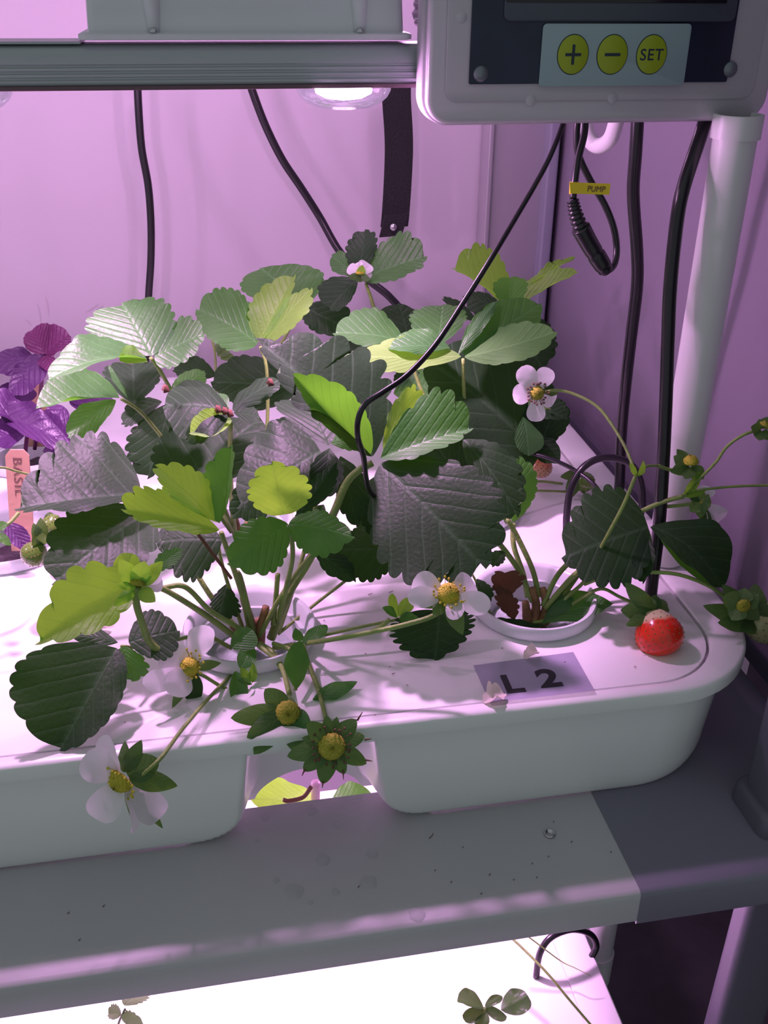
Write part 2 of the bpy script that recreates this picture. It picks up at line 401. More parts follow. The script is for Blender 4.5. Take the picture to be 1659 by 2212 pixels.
# lid with holes for the cups
CUPS = [(-.400, .417), (.008, .417), (.159, .419), (-.126, .531), (.008, .531), (.150, .531), (-.130, .655), (.008, .650), (.150, .650), (-.275, .531), (-.275, .655)]
HR = .0285
bm = bmesh.new(); edges = []
def addloop(pts):
    vs2 = [bm.verts.new(p) for p in pts]
    for i in range(len(vs2)): edges.append(bm.edges.new((vs2[i], vs2[(i+1) % len(vs2)])))
    return vs2
lz = HT-.0006
inset = [(x, y, lz) for x, y in rr(X0+.024, X1-.0245, Y0+.0092, Y1-.0145, .040, 14)]
addloop(inset)
for cx, cy in CUPS: addloop([(cx+HR*math.cos(2*PI*k/48), cy+HR*math.sin(2*PI*k/48), lz) for k in range(48)])
bmesh.ops.triangle_fill(bm, use_beauty=True, use_dissolve=False, edges=edges)
bmesh.ops.recalc_face_normals(bm, faces=bm.faces[:])
for ff in bm.faces:
    if ff.normal.z < 0: ff.normal_flip()
lo = [(x, y, lz) for x, y in rr(X0+.024, X1-.0245, Y0+.0092, Y1-.0145, .040, 14)]
l2 = [(x, y, lz-.006) for x, y, _ in lo]
vv, ff2 = loft([lo, l2]); b2 = bmesh.new(); q = [b2.verts.new(p) for p in vv]
for a in ff2: b2.faces.new([q[i] for i in a])
join(bm, b2)
lid = bm_obj('tray_lid', bm, M['lid'], None, True, 30)
tag(lid, 'flat white lid with round planting holes inside the tray rim', 'lid')

def cup(cx, cy, label, fill='medium', lift=0):
    e = empty('net_cup', (cx, cy, HT), label, 'planting cup', 'white planting cups set in the tray lid')
    pr_ = [(.0255, .0), (.0285, -.0004), (.0325, .0003), (.0335, .0020), (.0335, .0066), (.0328, .0078), (.0315, .0078), (.0300, .0062), (.0268, -.004), (.0240, -.016), (.0225, -.030), (.0215, -.030), (.0230, -.016), (.0258, -.004), (.0255, 0)]
    v, f = lathe_vf(pr_, (cx, cy, HT+.0002), 56); mk('cup_rim', v, f, M['cup'], e, True, angle=50)
    vs3, fs3 = [], []
    n_ = 20
    for i in range(9):
        for k in range(n_):
            r = .0232*i/8; a = 2*PI*k/n_; p = Vector((cx+r*math.cos(a), cy+r*math.sin(a), HT-.0115)); p.z += .004*noise.noise(p*180); vs3.append(p)
    for i in range(8):
        for k in range(n_): fs3.append([i*n_+k, (i+1)*n_+k, (i+1)*n_+(k+1) % n_, i*n_+(k+1) % n_])
    mk('growing_medium', vs3, fs3, M[fill], e)
    return e
cup(*CUPS[1], 'white planting cup nearest the tray notch, in the front row')
cup(*CUPS[2], 'white planting cup behind the L 2 sticker, holding reddish crown stems')
cup(*CUPS[3], 'white planting cup holding the wooden stick at the left edge', 'soil')
cup(*CUPS[4], 'white planting cup behind the centre of the front plant leaves')
cup(*CUPS[5], 'white planting cup hidden under the large right-hand leaves')
cup(*CUPS[6], 'white planting cup of the rear purple basil', 'soil')
cup(*CUPS[7], 'white planting cup deep behind the centre leaves')
cup(*CUPS[8], 'white planting cup deep behind the right leaves')

# L 2 sticker
c1, c2, c3, c4 = [WZ(x, y, HT-.0002) for x, y in ((1023, 1438), (1238, 1409), (1290, 1502), (1062, 1526))]
def quad_slab(name, cs, th, m, parent=None):
    up = Vector((0, 0, th)); v = [c for c in cs]+[c+up for c in cs]
    return mk(name, v, [[0, 1, 2, 3], [7, 6, 5, 4], [0, 4, 5, 1], [1, 5, 6, 2], [2, 6, 7, 3], [3, 7, 4, 0]], m, parent, False)
st = quad_slab('sticker', [c1, c2, c3, c4], .0002, M['sticker'])
tag(st, 'silver rectangular sticker printed L 2 on the white lid', 'sticker')
def text(name, s, size, mx, m, parent, ext=.00005, space=1.0, bold=0, sx=1):
    cu = bpy.data.curves.new(name, 'FONT'); cu.body = s; cu.size = size; cu.align_x = 'CENTER'; cu.align_y = 'CENTER'; cu.extrude = ext; cu.space_character = space
    cu.offset = bold
    t = bpy.data.objects.new('tmp', cu); C.objects.link(t); bpy.context.view_layer.update()
    me = bpy.data.meshes.new_from_object(t.evaluated_get(bpy.context.evaluated_depsgraph_get())); bpy.data.objects.remove(t)
    vsx = [v.co.copy() for v in me.vertices]; xs_ = [v.x for v in vsx]; ys_ = [v.y for v in vsx]
    c = Vector(((min(xs_)+max(xs_))/2, (min(ys_)+max(ys_))/2, 0))
    vv = [mx @ Vector(((v.x-c.x)*sx, v.y-c.y, v.z)) for v in vsx]
    return mk(name, vv, [list(p.vertices) for p in me.polygons], m, parent, False)
def flatmx(p, ang): return Matrix.Translation(p) @ Matrix.Rotation(ang, 4, 'Z')
a = math.atan2((c3-c4).y, (c3-c4).x)
text('letter', 'L', .0185, flatmx(WZ(1108, 1476, HT+.0002), a), M['ink'], st, bold=.0006, sx=1.05)
text('numeral', '2', .0185, flatmx(WZ(1184, 1464, HT+.0002), a), M['ink'], st, bold=.0006, sx=1.2)

# ------------------------------------------------------------------ LED bar with lenses, driver box
bar = empty('led_bar', (-.1, .49, .33), 'grey ribbed aluminium light bar with domed lens above the plants', 'grow light')
prof = [(.4992, .3225), (.4985, .3235)]
for k in range(3):
    z = .3245+k*.0025; prof += [(.4985, z), (.4991, z+.0004), (.4991, z+.0011), (.4985, z+.0015)]
prof += [(.4985, .3330), (.4990, .3352), (.5006, .3374), (.503, .3384), (.5215, .3386), (.526, .336), (.527, .330), (.527, .3225)]
def extr(name, prof, x0, x1, m, parent, ang=35):
    n = len(prof); v = [(x0, a, b) for a, b in prof]+[(x1, a, b) for a, b in prof]
    f = [[i, (i+1) % n, n+(i+1) % n, n+i] for i in range(n)] + [list(range(n))[::-1], [n+i for i in range(n)]]
    return mk(name, v, f, m, parent, True, angle=ang)
DY, DZ = -.020, .0016
prof = [(a+DY, b+DZ) for a, b in prof]
extr('bar_body', prof, -.6, .2925, M['alu'], bar)
box('base_plate', (-.6, .4978+DY, .3206+DZ), (.2925, .5285+DY, .3224+DZ), M['bar_under'], bar, .0003)
box('top_flange', (-.6, .5005+DY, .3388+DZ), (-.045, .5255+DY, .3398+DZ), M['alu'], bar)
ld = empty('led_bar', (-.1, .69, .40), 'second light bar above the rear of the tray, out of sight', 'grow light')
extr('bar_body', [(b_[0]+.20, b_[1]+.075) for b_ in prof], -.6, .2925, M['alu'], ld)
def lens(x, y, z, parent, wt, glow=None):
    pr_ = [(.0222, 0), (.0220, -.0022), (.0205, -.0048), (.0175, -.0074), (.0130, -.0092), (.0075, -.0101), (.0002, -.0104)]
    v, f = lathe_vf(pr_, (x, y, z), 40); lo_ = mk('lens', v, f, M['lens'], parent)
    v, f = lathe_vf([(.0002, -.0008), (.0125, -.0008), (.0135, -.0018), (.0130, -.0034), (.0090, -.0054), (.0002, -.0066)], (x, y, z), 24); mk('led_chip', v, f, M['led'], lo_)
    l = bpy.data.lights.new('led', 'SPOT'); l.energy = wt; l.color = LAMP_COL; l.shadow_soft_size = .007; l.spot_size = math.radians(88); l.spot_blend = .6
    lo = bpy.data.objects.new('led_lamp', l); C.objects.link(lo); lo.parent = parent
    lo.location = Vector((x, y, z-.018)) - worldloc(parent)
    g = bpy.data.lights.new('led_side_glow', 'POINT'); g.energy = GLOW_W if glow is None else glow; g.color = LAMP_COL; g.shadow_soft_size = .007
    go = bpy.data.objects.new('led_side_glow', g); C.objects.link(go); go.parent = parent; go.location = lo.location
    return lo
for x in (-.275, -.100, .070): lens(x, .513+DY, .3206+DZ, bar, LAMP_W)
for x in (-.20, -.02, .15): lens(x, .693, .3956, ld, LAMP_W*.10, .2)

db = empty('driver_box', (.04, .56, .34), 'pale grey plastic driver box screwed on top of the light bar', 'box')
vf = [(x0_, z_) for x0_, z_ in ()]
L = []
for z, e in ((.3402, .0012), (.3405, 0), (.3425, 0), (.3431, .0012)):
    L.append([(x*.962, y+DY, z+DZ) for x, y in rr(-.0475+e, .1035-e, .4985+e, .566-e, .004, 5)])
v, f = loft(L, True, True, True); mk('flange', v, f, M['box'], db, True, angle=50)
L = []
for z, e in ((.3431, 0), (.352, .0004), (.40, .0025), (.405, .005)):
    L.append([(x*.962, y+DY, z+DZ) for x, y in rr(-.0435+e, .1005-e, .5035+e, .562-e, .004, 5)])
v, f = loft(L, True, False, True); mk('housing', v, f, M['box'], db, True, angle=50)
for px in (333, 778):
    p = W(px, 84, 48.15)
    v, f = tube_vf([Vector((p.x, .5036+DY, .3431+DZ)), Vector((p.x, .5042+DY, .362+DZ)), Vector((p.x, .5060+DY, .402+DZ))], .0026, .0055, 12, 4)
    cb = mk('screw_column', v, f, M['box'], db)
    v, f = lathe_vf([(.0001, .0022), (.0012, .0019), (.0021, .0008), (.0023, 0), (.0001, 0)], (p.x, .5012+DY, .3431+DZ), 16); mk('screw', v, f, M['metal'], cb)

# ------------------------------------------------------------------ control box
cbx = empty('control_box', (.19, .47, .31), 'translucent control box with lime plus, minus and SET buttons', 'control box')
bL, bR = W(925, 200, 45.5).x, W(925, 200, 45.5).x+.163
bB = W(1300, 266, 45.5).z
v, f = prism_xz(bL, bR, bB, bB+.125, .0105, .4565, .4635, 10, .002); mk('front_shell', v, f, M['case_rim'], cbx, True, angle=60)
v, f = prism_xz(bL-.0012, bR+.0012, bB-.0012, bB+.126, .0125, .4640, .4765, 10, .0015); mk('back_shell', v, f, mat('case_back', (.50, .46, .52), .4), cbx, True, angle=60)
v, f = prism_xz(bL+.0075, bR-.0085, bB+.0095, bB+.118, .006, .4553, .4562, 8, .0006); mk('raised_cover', v, f, M['case'], cbx, True, angle=60)
YF = 45.46
def P2(px, py, Y=YF): return W(px, py, Y)
a_, b_ = P2(1012, 182), P2(1595, 10)
v, f = prism_xz(a_.x, b_.x, a_.z, a_.z+.075, .0008, .4538, .4549, 3, .0002); mk('circuit_board', v, f, M['pcb'], cbx, True, angle=50)
a_, b_ = P2(1085, 46), P2(1590, 0); v, f = prism_xz(a_.x, b_.x, a_.z, a_.z+.045, .003, .4522, .4537, 6, .0006); sc = mk('display_frame', v, f, M['bezel'], cbx, True, angle=50)
a_, b_ = P2(1090, 5), P2(1565, 0); v, f = prism_xz(a_.x, b_.x, a_.z, a_.z+.028, .0006, .4517, .4521, 3, .0001); mk('display', v, f, M['lcd'], sc)
pts4 = [P2(1163, 187, 45.30), P2(1475, 187, 45.30), P2(1487, 51, 45.30), P2(1165, 51, 45.30)]
v, f = prism_xz(pts4[0].x, pts4[1].x, pts4[0].z, pts4[2].z, .0018, .4524, .4532, 6, .0001); bp_ = mk('button_panel', v, f, M['panel'], cbx, True, angle=50)
def disc_xz(name, c, rx, rz, y0, y1, m, parent, n=36):
    L = [[(c.x+rx*math.cos(2*PI*k/n)*s, y, c.z+rz*math.sin(2*PI*k/n)*s) for k in range(n)] for y, s in ((y1, 1), (y0+.0001, 1), (y0, .97))]
    v, f = loft(L, True, True, True); return mk(name, v, f, m, parent, True, angle=50)
for px, s in ((1238, '+'), (1323, '\u2212'), (1408, 'SET')):
    c = P2(px, 118, 45.2)
    disc_xz('button_ring', c, .0073, .0082, .45225, .4524, M['navyink'], bp_)
    disc_xz('button', c, .0069, .0078, .4519, .45225, M['lime'], bp_)
    R_ = Matrix.Translation((c.x, .4519, c.z)) @ Matrix.Rotation(PI/2, 4, 'X')
    if s == 'SET': text('button_text', s, .0066, R_, M['navyink'], bp_, bold=.00008, space=1.1)
    else:
        bm = bmesh.new(); add_box(bm, (c.x-.0036, .4517, c.z-.0006), (c.x+.0036, .4519, c.z+.0006))
        if s == '+': add_box(bm, (c.x-.0006, .45165, c.z-.0040), (c.x+.0006, .4519, c.z+.0040))
        bm_obj('button_symbol', bm, M['navyink'], bp_, False)
for px, py in ((1040, 160), (1580, 150)):
    c = P2(px, py, 45.3); v, f = lathe_vf([(.0001, .0016), (.0016, .0014), (.0030, .0006), (.0034, 0), (.0034, -.0004)], (c.x, .4538, c.z), 20, Vector((0, -1, 0))); mk('screw', v, f, M['dull'], cbx)
for px, py in ((998, 38), (1147, 217), (1324, 212)):
    c = P2(px, py, 45.5); v, f = lathe_vf([(.0001, .0004), (.0020, .0004), (.0024, 0)], (c.x, .4554 if px < 1010 else .4554, c.z), 20, Vector((0, -1, 0))); mk('peg', v, f, M['case_rim'], cbx)
# hinge bolt on the left of the control box
o = mk('clamp_bolt', *merge(tube_vf([W(902, 8, 50), W(925, 8, 48.8)], .0022, n=12), tube_vf([W(902, 30, 50), W(925, 30, 48.8)], .0030, n=6), tube_vf([W(902, 47, 50), W(925, 47, 48.8)], .0018, n=12)), M['metal'], cbx)

# ------------------------------------------------------------------ cables
def cable(name, P, r, label, cat='cable', **k):
    o = tube(name, [V(p) for p in P], r, M['cable'], None, **k); return tag(o, label, cat)
cable('power_cable', [(296, 150, 80), (299, 230, 80), (306, 320, 80), (320, 400, 80), (326, 480, 80), (326, 560, 80), (321, 640, 80), (318, 720, 80), (312, 830, 79)], .0030, 'black cable hanging straight down against the back wall at left')
cable('power_cable', [(520, 120, 80), (548, 205, 80), (575, 275, 80), (610, 345, 80), (650, 405, 80), (690, 468, 80), (735, 545, 79), (790, 600, 78), (840, 640, 77), (880, 690, 76), (890, 740, 75)], .0032, 'black cable slanting down across the back wall to the right')
cable('sensor_cable', [(1222, 250, 47.5), (1200, 310, 47), (1172, 370, 46.5), (1120, 460, 45.5), (1060, 560, 44), (1000, 655, 43), (940, 745, 41.5), (880, 810, 40), (830, 845, 39.2), (790, 872, 38.8), (774, 905, 38.7), (773, 945, 39), (785, 985, 40), (800, 1060, 42), (860, 1120, 45)], .0013, 'thin black cable with fine print, running from control box into the leaves', n=12)
cable('sensor_cable', [(1020, 975, 54), (1062, 972, 53), (1120, 976, 52), (1180, 988, 51), (1240, 1015, 50), (1290, 1055, 48.5), (1330, 1130, 47), (1360, 1200, 46), (1395, 1290, 43.5)], .0013, 'thin black cable crossing behind the right-hand leaves toward the thick hose')
cable('water_hose', [(1379, 225, 50), (1373, 330, 50), (1368, 420, 50.3), (1376, 540, 50.6), (1376, 620, 51), (1362, 740, 51.5), (1350, 850, 52), (1342, 950, 53), (1338, 1050, 54), (1330, 1110, 55)], .0034, 'thick black hose hanging beside the pump plug, the left of two', 'hose', n=16)
cable('water_hose', [(1533, 225, 47.2), (1514, 290, 46.6), (1478, 400, 45.2), (1462, 480, 45), (1448, 620, 44.7), (1443, 740, 44.3), (1438, 880, 43.8), (1432, 1010, 43.2), (1424, 1130, 42.6), (1412, 1230, 42), (1405, 1290, 41.8)], .0034, 'thick black hose nearest the white pipe, ending behind the red strawberry', 'hose', n=16)
cable('water_hose', [(1224, 1162, 49.0), (1224, 1120, 49.2), (1232, 1060, 49.5), (1255, 1015, 49.8), (1290, 992, 50), (1330, 990, 50), (1362, 1003, 49.8), (1382, 1035, 49.3), (1388, 1080, 48.8), (1382, 1120, 48.3), (1375, 1180, 47.5)], .0022, 'short black hose arching over the lid behind the right leaves', 'hose', n=14)
# pump lead with plug and yellow flag
pl = empty('pump_lead', W(1240, 420, 46), 'looped black pump lead with yellow PUMP tag and ribbed plug', 'cable')
tube('lead', [V(p) for p in [(1266, 240, 47.5), (1262, 290, 47.2), (1250, 340, 46.8), (1242, 390, 46.4), (1238, 430, 46.2)]], .0017, M['cable'], pl)
tube('return_lead', [V(p) for p in [(1250, 240, 48), (1246, 290, 48), (1250, 335, 47.9), (1275, 390, 47.7), (1305, 440, 47.4), (1325, 490, 47), (1332, 535, 46.8), (1328, 568, 46.4), (1315, 583, 46.1), (1303, 575, 46)]], .0017, M['cable'], pl)
tube('plug_sleeve', [V(p) for p in [(1237, 432, 46.2), (1243, 460, 46.1), (1255, 495, 46)]], .0027, M['cable'], pl, .0036, 16, 24, lambda t: 1+.10*(1 if (t*7) % 1 < .6 else -1))
tube('plug_body', [V(p) for p in [(1254, 492, 46), (1275, 530, 46), (1300, 570, 45.9), (1312, 588, 45.9)]], .0043, M['cable'], pl, .0036, 18, 12, lambda t: (1.1 if t < .45 else 1.0 if t < .5 else 1.15 if t < .75 else 1.05 if t < .9 else .75))
a_, b_ = W(1231, 419, 46.15), W(1319, 396, 46.0)
fl = [W(1231, 394, 46.05), W(1319, 397, 45.7), W(1316, 421, 45.7), W(1232, 418, 46.05)]
off = Vector((0, .0004, 0)); v = fl+[c+off for c in fl]
fg = mk('tag_flag', v, [[3, 2, 1, 0], [4, 5, 6, 7], [0, 1, 5, 4], [1, 2, 6, 5], [2, 3, 7, 6], [3, 0, 4, 7]], M['tape'], pl, False)
ex = (fl[1]-fl[0]).normalized(); ez = (fl[0]-fl[3]).normalized(); ey = ex.cross(ez).normalized(); ez = ey.cross(ex) * -1 if ey.cross(ex).dot(ez) < 0 else ey.cross(ex)
nrm = ex.cross(ez); mx = Matrix((ex, ez, nrm)).transposed().to_4x4(); c = (fl[0]+fl[1]+fl[2]+fl[3])/4 + ex*.003
mx = Matrix.Translation(c - Vector((0, .0004, 0))) @ mx
text('tag_text', 'PUMP', .0038, mx, M['pencil'], fg, sx=.9)
tube('tag_wrap', [W(1240, 393, 46.35), W(1239, 419, 46.3)], .0021, M['tape'], pl)
# strap
S = [(857, 150, 80), (857, 215, 80), (861, 280, 79.9), (862, 330, 79.8), (859, 400, 79.6), (855, 460, 79.3), (852, 490, 79)]
vs3, fs3 = [], []
cs = catmull([V(p) for p in S], 6)
for i, p in enumerate(cs):
    for dx, dy in ((-.0112, 0), (-.0112, .0012), (.0112, .0012), (.0112, 0)): vs3.append(p+Vector((dx, dy+.0, 0)))
for i in range(len(cs)-1):
    for k in range(4): fs3.append([i*4+k, i*4+(k+1) % 4, (i+1)*4+(k+1) % 4, (i+1)*4+k])
sp = empty('webbing_strap', W(850, 500, 78.5), 'wide flat black strap with rivet hanging on the back wall', 'strap')
mk('strap_band', vs3, fs3, M['strap'], sp, True, angle=40)
q = [W(832, 467, 78.2), W(883, 461, 78.2), W(868, 509, 78.0), W(820, 513, 78.0)]; v = q+[c+Vector((0, .0025, 0)) for c in q]
mk('end_tab', v, [[3, 2, 1, 0], [4, 5, 6, 7], [0, 1, 5, 4], [1, 2, 6, 5], [2, 3, 7, 6], [3, 0, 4, 7]], M['strap'], sp, False)
c = W(850, 491, 78.0); v, f = lathe_vf([(.0001, .002), (.0018, .0018), (.003, .0006), (.0032, 0)], c, 16, Vector((0, -1, 0))); mk('rivet', v, f, M['metal'], sp)


# ------------------------------------------------------------------ plant builders
def surf(name, B, T, L_, R_, m, parent, under=False, teeth=9, amp=.11, pk=1.25, pw=.72, bend=.06, cup=.0, wave=.03, nu=64, nv=6, twist=0, seed=None, mtip=None):
    """one blade between base B, tip T and the two widest edge points"""
    rnd = random.Random(seed if seed is not None else hash((round(B.x, 4), round(T.x, 4), round(T.z, 4))) & 0xffff)
    am = .55
    ax = T-B; ln = ax.length
    c0 = B+ax*am
    sL, sR = L_-c0, R_-c0
    nm = sL.cross(ax).normalized() + ax.cross(sR).normalized()
    if nm.length < 1e-6: nm = Vector((0, -1, 0))
    nm.normalize()
    tocam = (CAMP-c0).normalized()
    if (nm.dot(tocam) < 0) != under: nm = -nm           # nm = side that carries the upper leaf face
    ctrl = B+ax*.5+nm*bend*ln*2
    def mid(a): return B*(1-a)**2+ctrl*2*a*(1-a)+T*a*a
    def outline(u, side):
        a = u; b = max(0.0, math.sin(PI*min(1, u**pk)))**pw
        if teeth and u > .12:
            ph = u*teeth + (.35 if side > 0 else 0)
            s_ = abs(math.sin(PI*ph)); notch = (1-s_)**1.6
            k = amp*min(1, (u-.12)/.2)*notch
            bulge = amp*.25*s_
            cx = .40
            a, b = cx+(a-cx)*(1-k+bulge*.6), b*(1-k+bulge)
        return a, b
    ph1, ph2 = rnd.random()*6, rnd.random()*6
    vs_, uv = [], []
    cols = list(range(-nv, nv+1))
    for i in range(nu+1):
        u = i/nu
        for j in cols:
            t = j/nv; side = 1 if t >= 0 else -1
            ae, be = outline(u, side)
            am_ = u*.97 if i < nu else ae
            a = am_+(ae-am_)*abs(t); b = be*abs(t)
            # veins sweep forward
            sd = sR if side > 0 else sL
            p = mid(a)+sd*b + nm*ln*(cup*b*b + wave*math.sin(a*7+ph1+side)*b*b + wave*.6*math.sin(a*15+ph2)*b*b*b)
            vs_.append(p); uv.append((a, .5+side*b*.5))
    n = len(cols); fs = []
    w0 = (vs_[(nu//2)*n+n-1]-vs_[(nu//2)*n]).cross(vs_[(nu//2+1)*n+nv]-vs_[(nu//2-1)*n+nv])
    flip = w0.dot(nm) > 0
    for i in range(nu):
        for j in range(n-1):
            q = [i*n+j, i*n+j+1, (i+1)*n+j+1, (i+1)*n+j]
            fs.append(q[::-1] if not flip else q)
    o = mk(name, vs_, fs, m, parent, True, uvs=uv)
    # make sure the face normal agrees with nm
    me = o.data; acc = Vector((0, 0, 0))
    for p in me.polygons: acc += p.normal*p.area
    if acc.dot(nm) < 0: me.flip_normals()
    return o
def auto(B, T, w, dl=0, dr=0, am=.55):
    """edge points for a blade of width w (m), spread in the picture plane; dl, dr push them toward the viewer"""
    c = B+(T-B)*am; ax = (T-B).normalized(); vd = (c-CAMP).normalized(); s = ax.cross(vd)
    if s.length < .15: s = RT.copy()
    s.normalize()
    return c-s*w/2-vd*dl, c+s*w/2-vd*dr
class Plant:
    def __init__(self, name, loc, label, cat, group=None): self.e = empty(name, loc, label, cat, group)
def pX(d): return V(d)
def leaf(pl_, pet, blades, r=.0013, m='stem', mlist=None):
    """pet: picture points with depth (x, y, Y cm); blades: (B, T, L, R, material, options)"""
    st_ = tube('leaf', [V(p) for p in pet], r, M[m], pl_, r1=r*.75, n=8, sub=6)
    for bl in blades:
        B, T, L_, R_, mt = bl[:5]; kw = dict(bl[5]) if len(bl) > 5 else {}
        fl_ = kw.pop('fl', (.28 if B[2] < 48 else .18 if B[2] < 51 else 0) if mt == 'dark' else 0) if isinstance(kw, dict) else 0
        Bv = V(B)
        def lay(p):                      # lay the blade part of the way towards horizontal
            q = V(p)
            if not fl_: return q
            d = ray(p[0], p[1])
            if d.z > -.05: return q
            yh = (Bv.z-CAMP.z)/d.z*d.y
            dy = max(-.045, min(.045, (yh-q.y)*fl_)); return W(p[0], p[1], (q.y+dy)*100)
        surf('leaflet', Bv, lay(T), lay(L_), lay(R_), M[mt], st_, **kw)
    return st_
def dome(c, ax, r, h, n=22, k=9, bump=.08, fr=60):
    q = Vector((0, 0, 1)).rotation_difference(ax.normalized()); L_ = []
    for i in range(k+1):
        a = PI/2*i/k; row = []
        for j in range(n):
            t = 2*PI*j/n; d = Vector((math.cos(t)*math.cos(a), math.sin(t)*math.cos(a), math.sin(a)))
            b = 1+bump*(1 if (i+j) % 2 else -1)
            row.append(c+q@Vector((d.x*r*b, d.y*r*b, d.z*h*b)))
        L_.append(row)
    return loft(L_, True, True, True)
def stamens(name, c, ax, r0, r1, n, m, parent, h=.0028):
    q = Vector((0, 0, 1)).rotation_difference(ax.normalized()); parts = []
    for i in range(n):
        t = 2*PI*i/n+random.random()*.3; rr_ = r1*(.85+.3*random.random()); z = h*(.6+.7*random.random())
        a = c+q@Vector((math.cos(t)*r0, math.sin(t)*r0, 0)); b = c+q@Vector((math.cos(t)*rr_, math.sin(t)*rr_, z))
        parts.append(tube_vf([a, b], .00016, .00016, 5, 2))
        v, f = lathe_vf([(.0001, -.0007), (.0006, -.0003), (.0006, .0003), (.0001, .0007)], b, 6, ax.normalized()); parts.append((v, f))
    v, f = merge(*parts); return mk(name, v, f, m, parent)
def flower(pl_, c, ax, stalk, petals, sepals, rc=.0045, hc=.0035, cm='yellow', st=True, pm='petal', back=.0, sr=.0009, sm='sepal', teeth=0):
    """c: (x, y, Y) centre; petals/sepals: (x, y, Y, width mm, options)"""
    cc = V(c); ax = Vector(ax).normalized()
    v, f = dome(cc, ax, rc, hc); fl_ = mk('flower', v, f, M[cm], pl_)
    if stalk: tube('flower_stalk', [V(p) for p in stalk], sr, M['stem'], fl_, n=8, sub=6)
    base = cc-ax*.0004
    for p in petals:
        T = V(p[:3]); kw = dict(teeth=0, pk=1.35, pw=.55, bend=.08, cup=.05, wave=.03, nu=18, nv=5)
        if len(p) > 4: kw.update(p[4])
        tl = kw.pop('tilt', 0); B = base+(T-base)*.10
        a, b = auto(B, T, p[3]*.001, tl, -tl, .6)
        surf('petal', B, T, a, b, M[pm], fl_, **kw)
    for p in sepals:
        T = V(p[:3]); kw = dict(teeth=0, pk=.9, pw=.8, bend=.05, cup=-.03, wave=.03, nu=18, nv=4)
        if len(p) > 4: kw.update(p[4])
        mt_ = kw.pop('mat', sm); tl = kw.pop('tilt', 0)
        B = base-ax*.0012+(T-base)*.08; a, b = auto(B, T, p[3]*.001, tl, -tl, .5)
        surf('sepal', B, T, a, b, M[mt_], fl_, **kw)
    if st: stamens('stamens', cc, ax, rc*.9, rc*1.5, 20, M['yellow' if cm == 'yellow' else 'brown'], fl_, hc*.5)
    return fl_
def berry_vf(c, r, h, ax, seeds=True, n=40, k=26, rows=9):
    """c: middle; ax points from tip to stalk"""
    q = Vector((0, 0, 1)).rotation_difference(Vector(ax).normalized()); c = Vector(c)
    def rad(t):  # t 0 tip .. 1 crown
        return r*(math.sin(PI*min(1, t**.80*.93+.02))**.62)
    L_ = []
    for i in range(k+1):
        t = i/k; z = (t-.5)*h; rr_ = max(rad(t), .0004) if i else .0006
        L_.append([c+q@Vector((rr_*math.cos(a), rr_*math.sin(a), z)) for a in [2*PI*j/n for j in range(n)]])
    v, f = loft(L_, True, True, True); fm = [0]*len(f); parts = [(v, f)]; sm_ = []
    for i in range(rows):
        t = .08+.84*i/(rows-1); rr_ = rad(t); m_ = max(4, int(2*PI*rr_/.0036))
        for j in range(m_):
            a = 2*PI*(j+.5*(i % 2))/m_; dr = (rad(t+.02)-rad(t-.02))/(.04*h)
            nn = Vector((math.cos(a), math.sin(a), -dr)).normalized()
            p = Vector((rr_*math.cos(a), rr_*math.sin(a), (t-.5)*h))
            sv, sf = lathe_vf([(.00005, .00030), (.00032, .00016), (.00042, -.0001)], (0, 0, 0), 6, nn)
            sm_.append(([c+q@(s_+p) for s_ in sv], sf))
    for s_ in sm_: parts.append(s_); fm += [1]*len(s_[1])
    v, f = merge(*parts); return v, f, fm
def berry(pl_, c, r, h, ax, mt, seedm, sepals, stalk=None, cr=None, sm='sepal'):
    cc = V(c); ax = Vector(ax).normalized()
    v, f, fm = berry_vf(cc, r, h, ax)
    # local space of the berry: origin at its middle so the ripening follows the fruit
    me = bpy.data.meshes.new('strawberry'); q = Vector((0, 0, 1)).rotation_difference(ax)
    me.from_pydata([tuple(q.inverted()@(x-cc)) for x in v], [], f); me.materials.append(M[mt]); me.materials.append(M[seedm])
    for p, i in zip(me.polygons, fm): p.material_index = i; p.use_smooth = True
    o = bpy.data.objects.new('strawberry', me); C.objects.link(o); o.parent = pl_; o.location = cc-worldloc(pl_)
    o.rotation_mode = 'QUATERNION'; o.rotation_quaternion = q
    e = empty('calyx', cc+ax*h*.47-worldloc(pl_), None, None); e.parent = pl_
    for k_ in ('_loc',): 
        if k_ in e: del e[k_]
    bc = cc+ax*h*.46
    for p in sepals:
        T = V(p[:3]); kw = dict(teeth=0, pk=.9, pw=.7, bend=.08, cup=-.04, wave=.04, nu=18, nv=4)
        if len(p) > 4: kw.update(p[4])
        tl = kw.pop('tilt', 0)
        a, b = auto(bc, T, p[3]*.001, tl, -tl, .5); surf('sepal', bc, T, a, b, M[sm], e, **kw)
    if stalk: tube('fruit_stalk', [V(p) for p in stalk]+[bc], .0009, M['stem'], e, n=8)
    return o
def crown(pl_, base, stems, m='stem_red'):
    parts = []
    for P in stems: parts.append(tube_vf([V(p) for p in P], .0030, .0018, 10, 5))
    v, f = merge(*parts); mk('crown', v, f, M[m], pl_)
U = dict(under=True)
def O(**k): return k

# ================================================================== front centre plant (A)
A = empty('strawberry_plant', (.008, .417, HT-.008), 'front strawberry plant with the large dark crinkled leaf and white flowers over the tray edge', 'strawberry plant')
crown(A, 0, [[(545, 1385, 41.5), (540, 1340, 41.6), (525, 1290, 41.7)], [(560, 1390, 41.2), (565, 1350, 41.2), (575, 1310, 41.3)], [(530, 1385, 41.8), (545, 1350, 41.9), (590, 1330, 42)], [(550, 1385, 41), (520, 1365, 41), (500, 1350, 41)]])
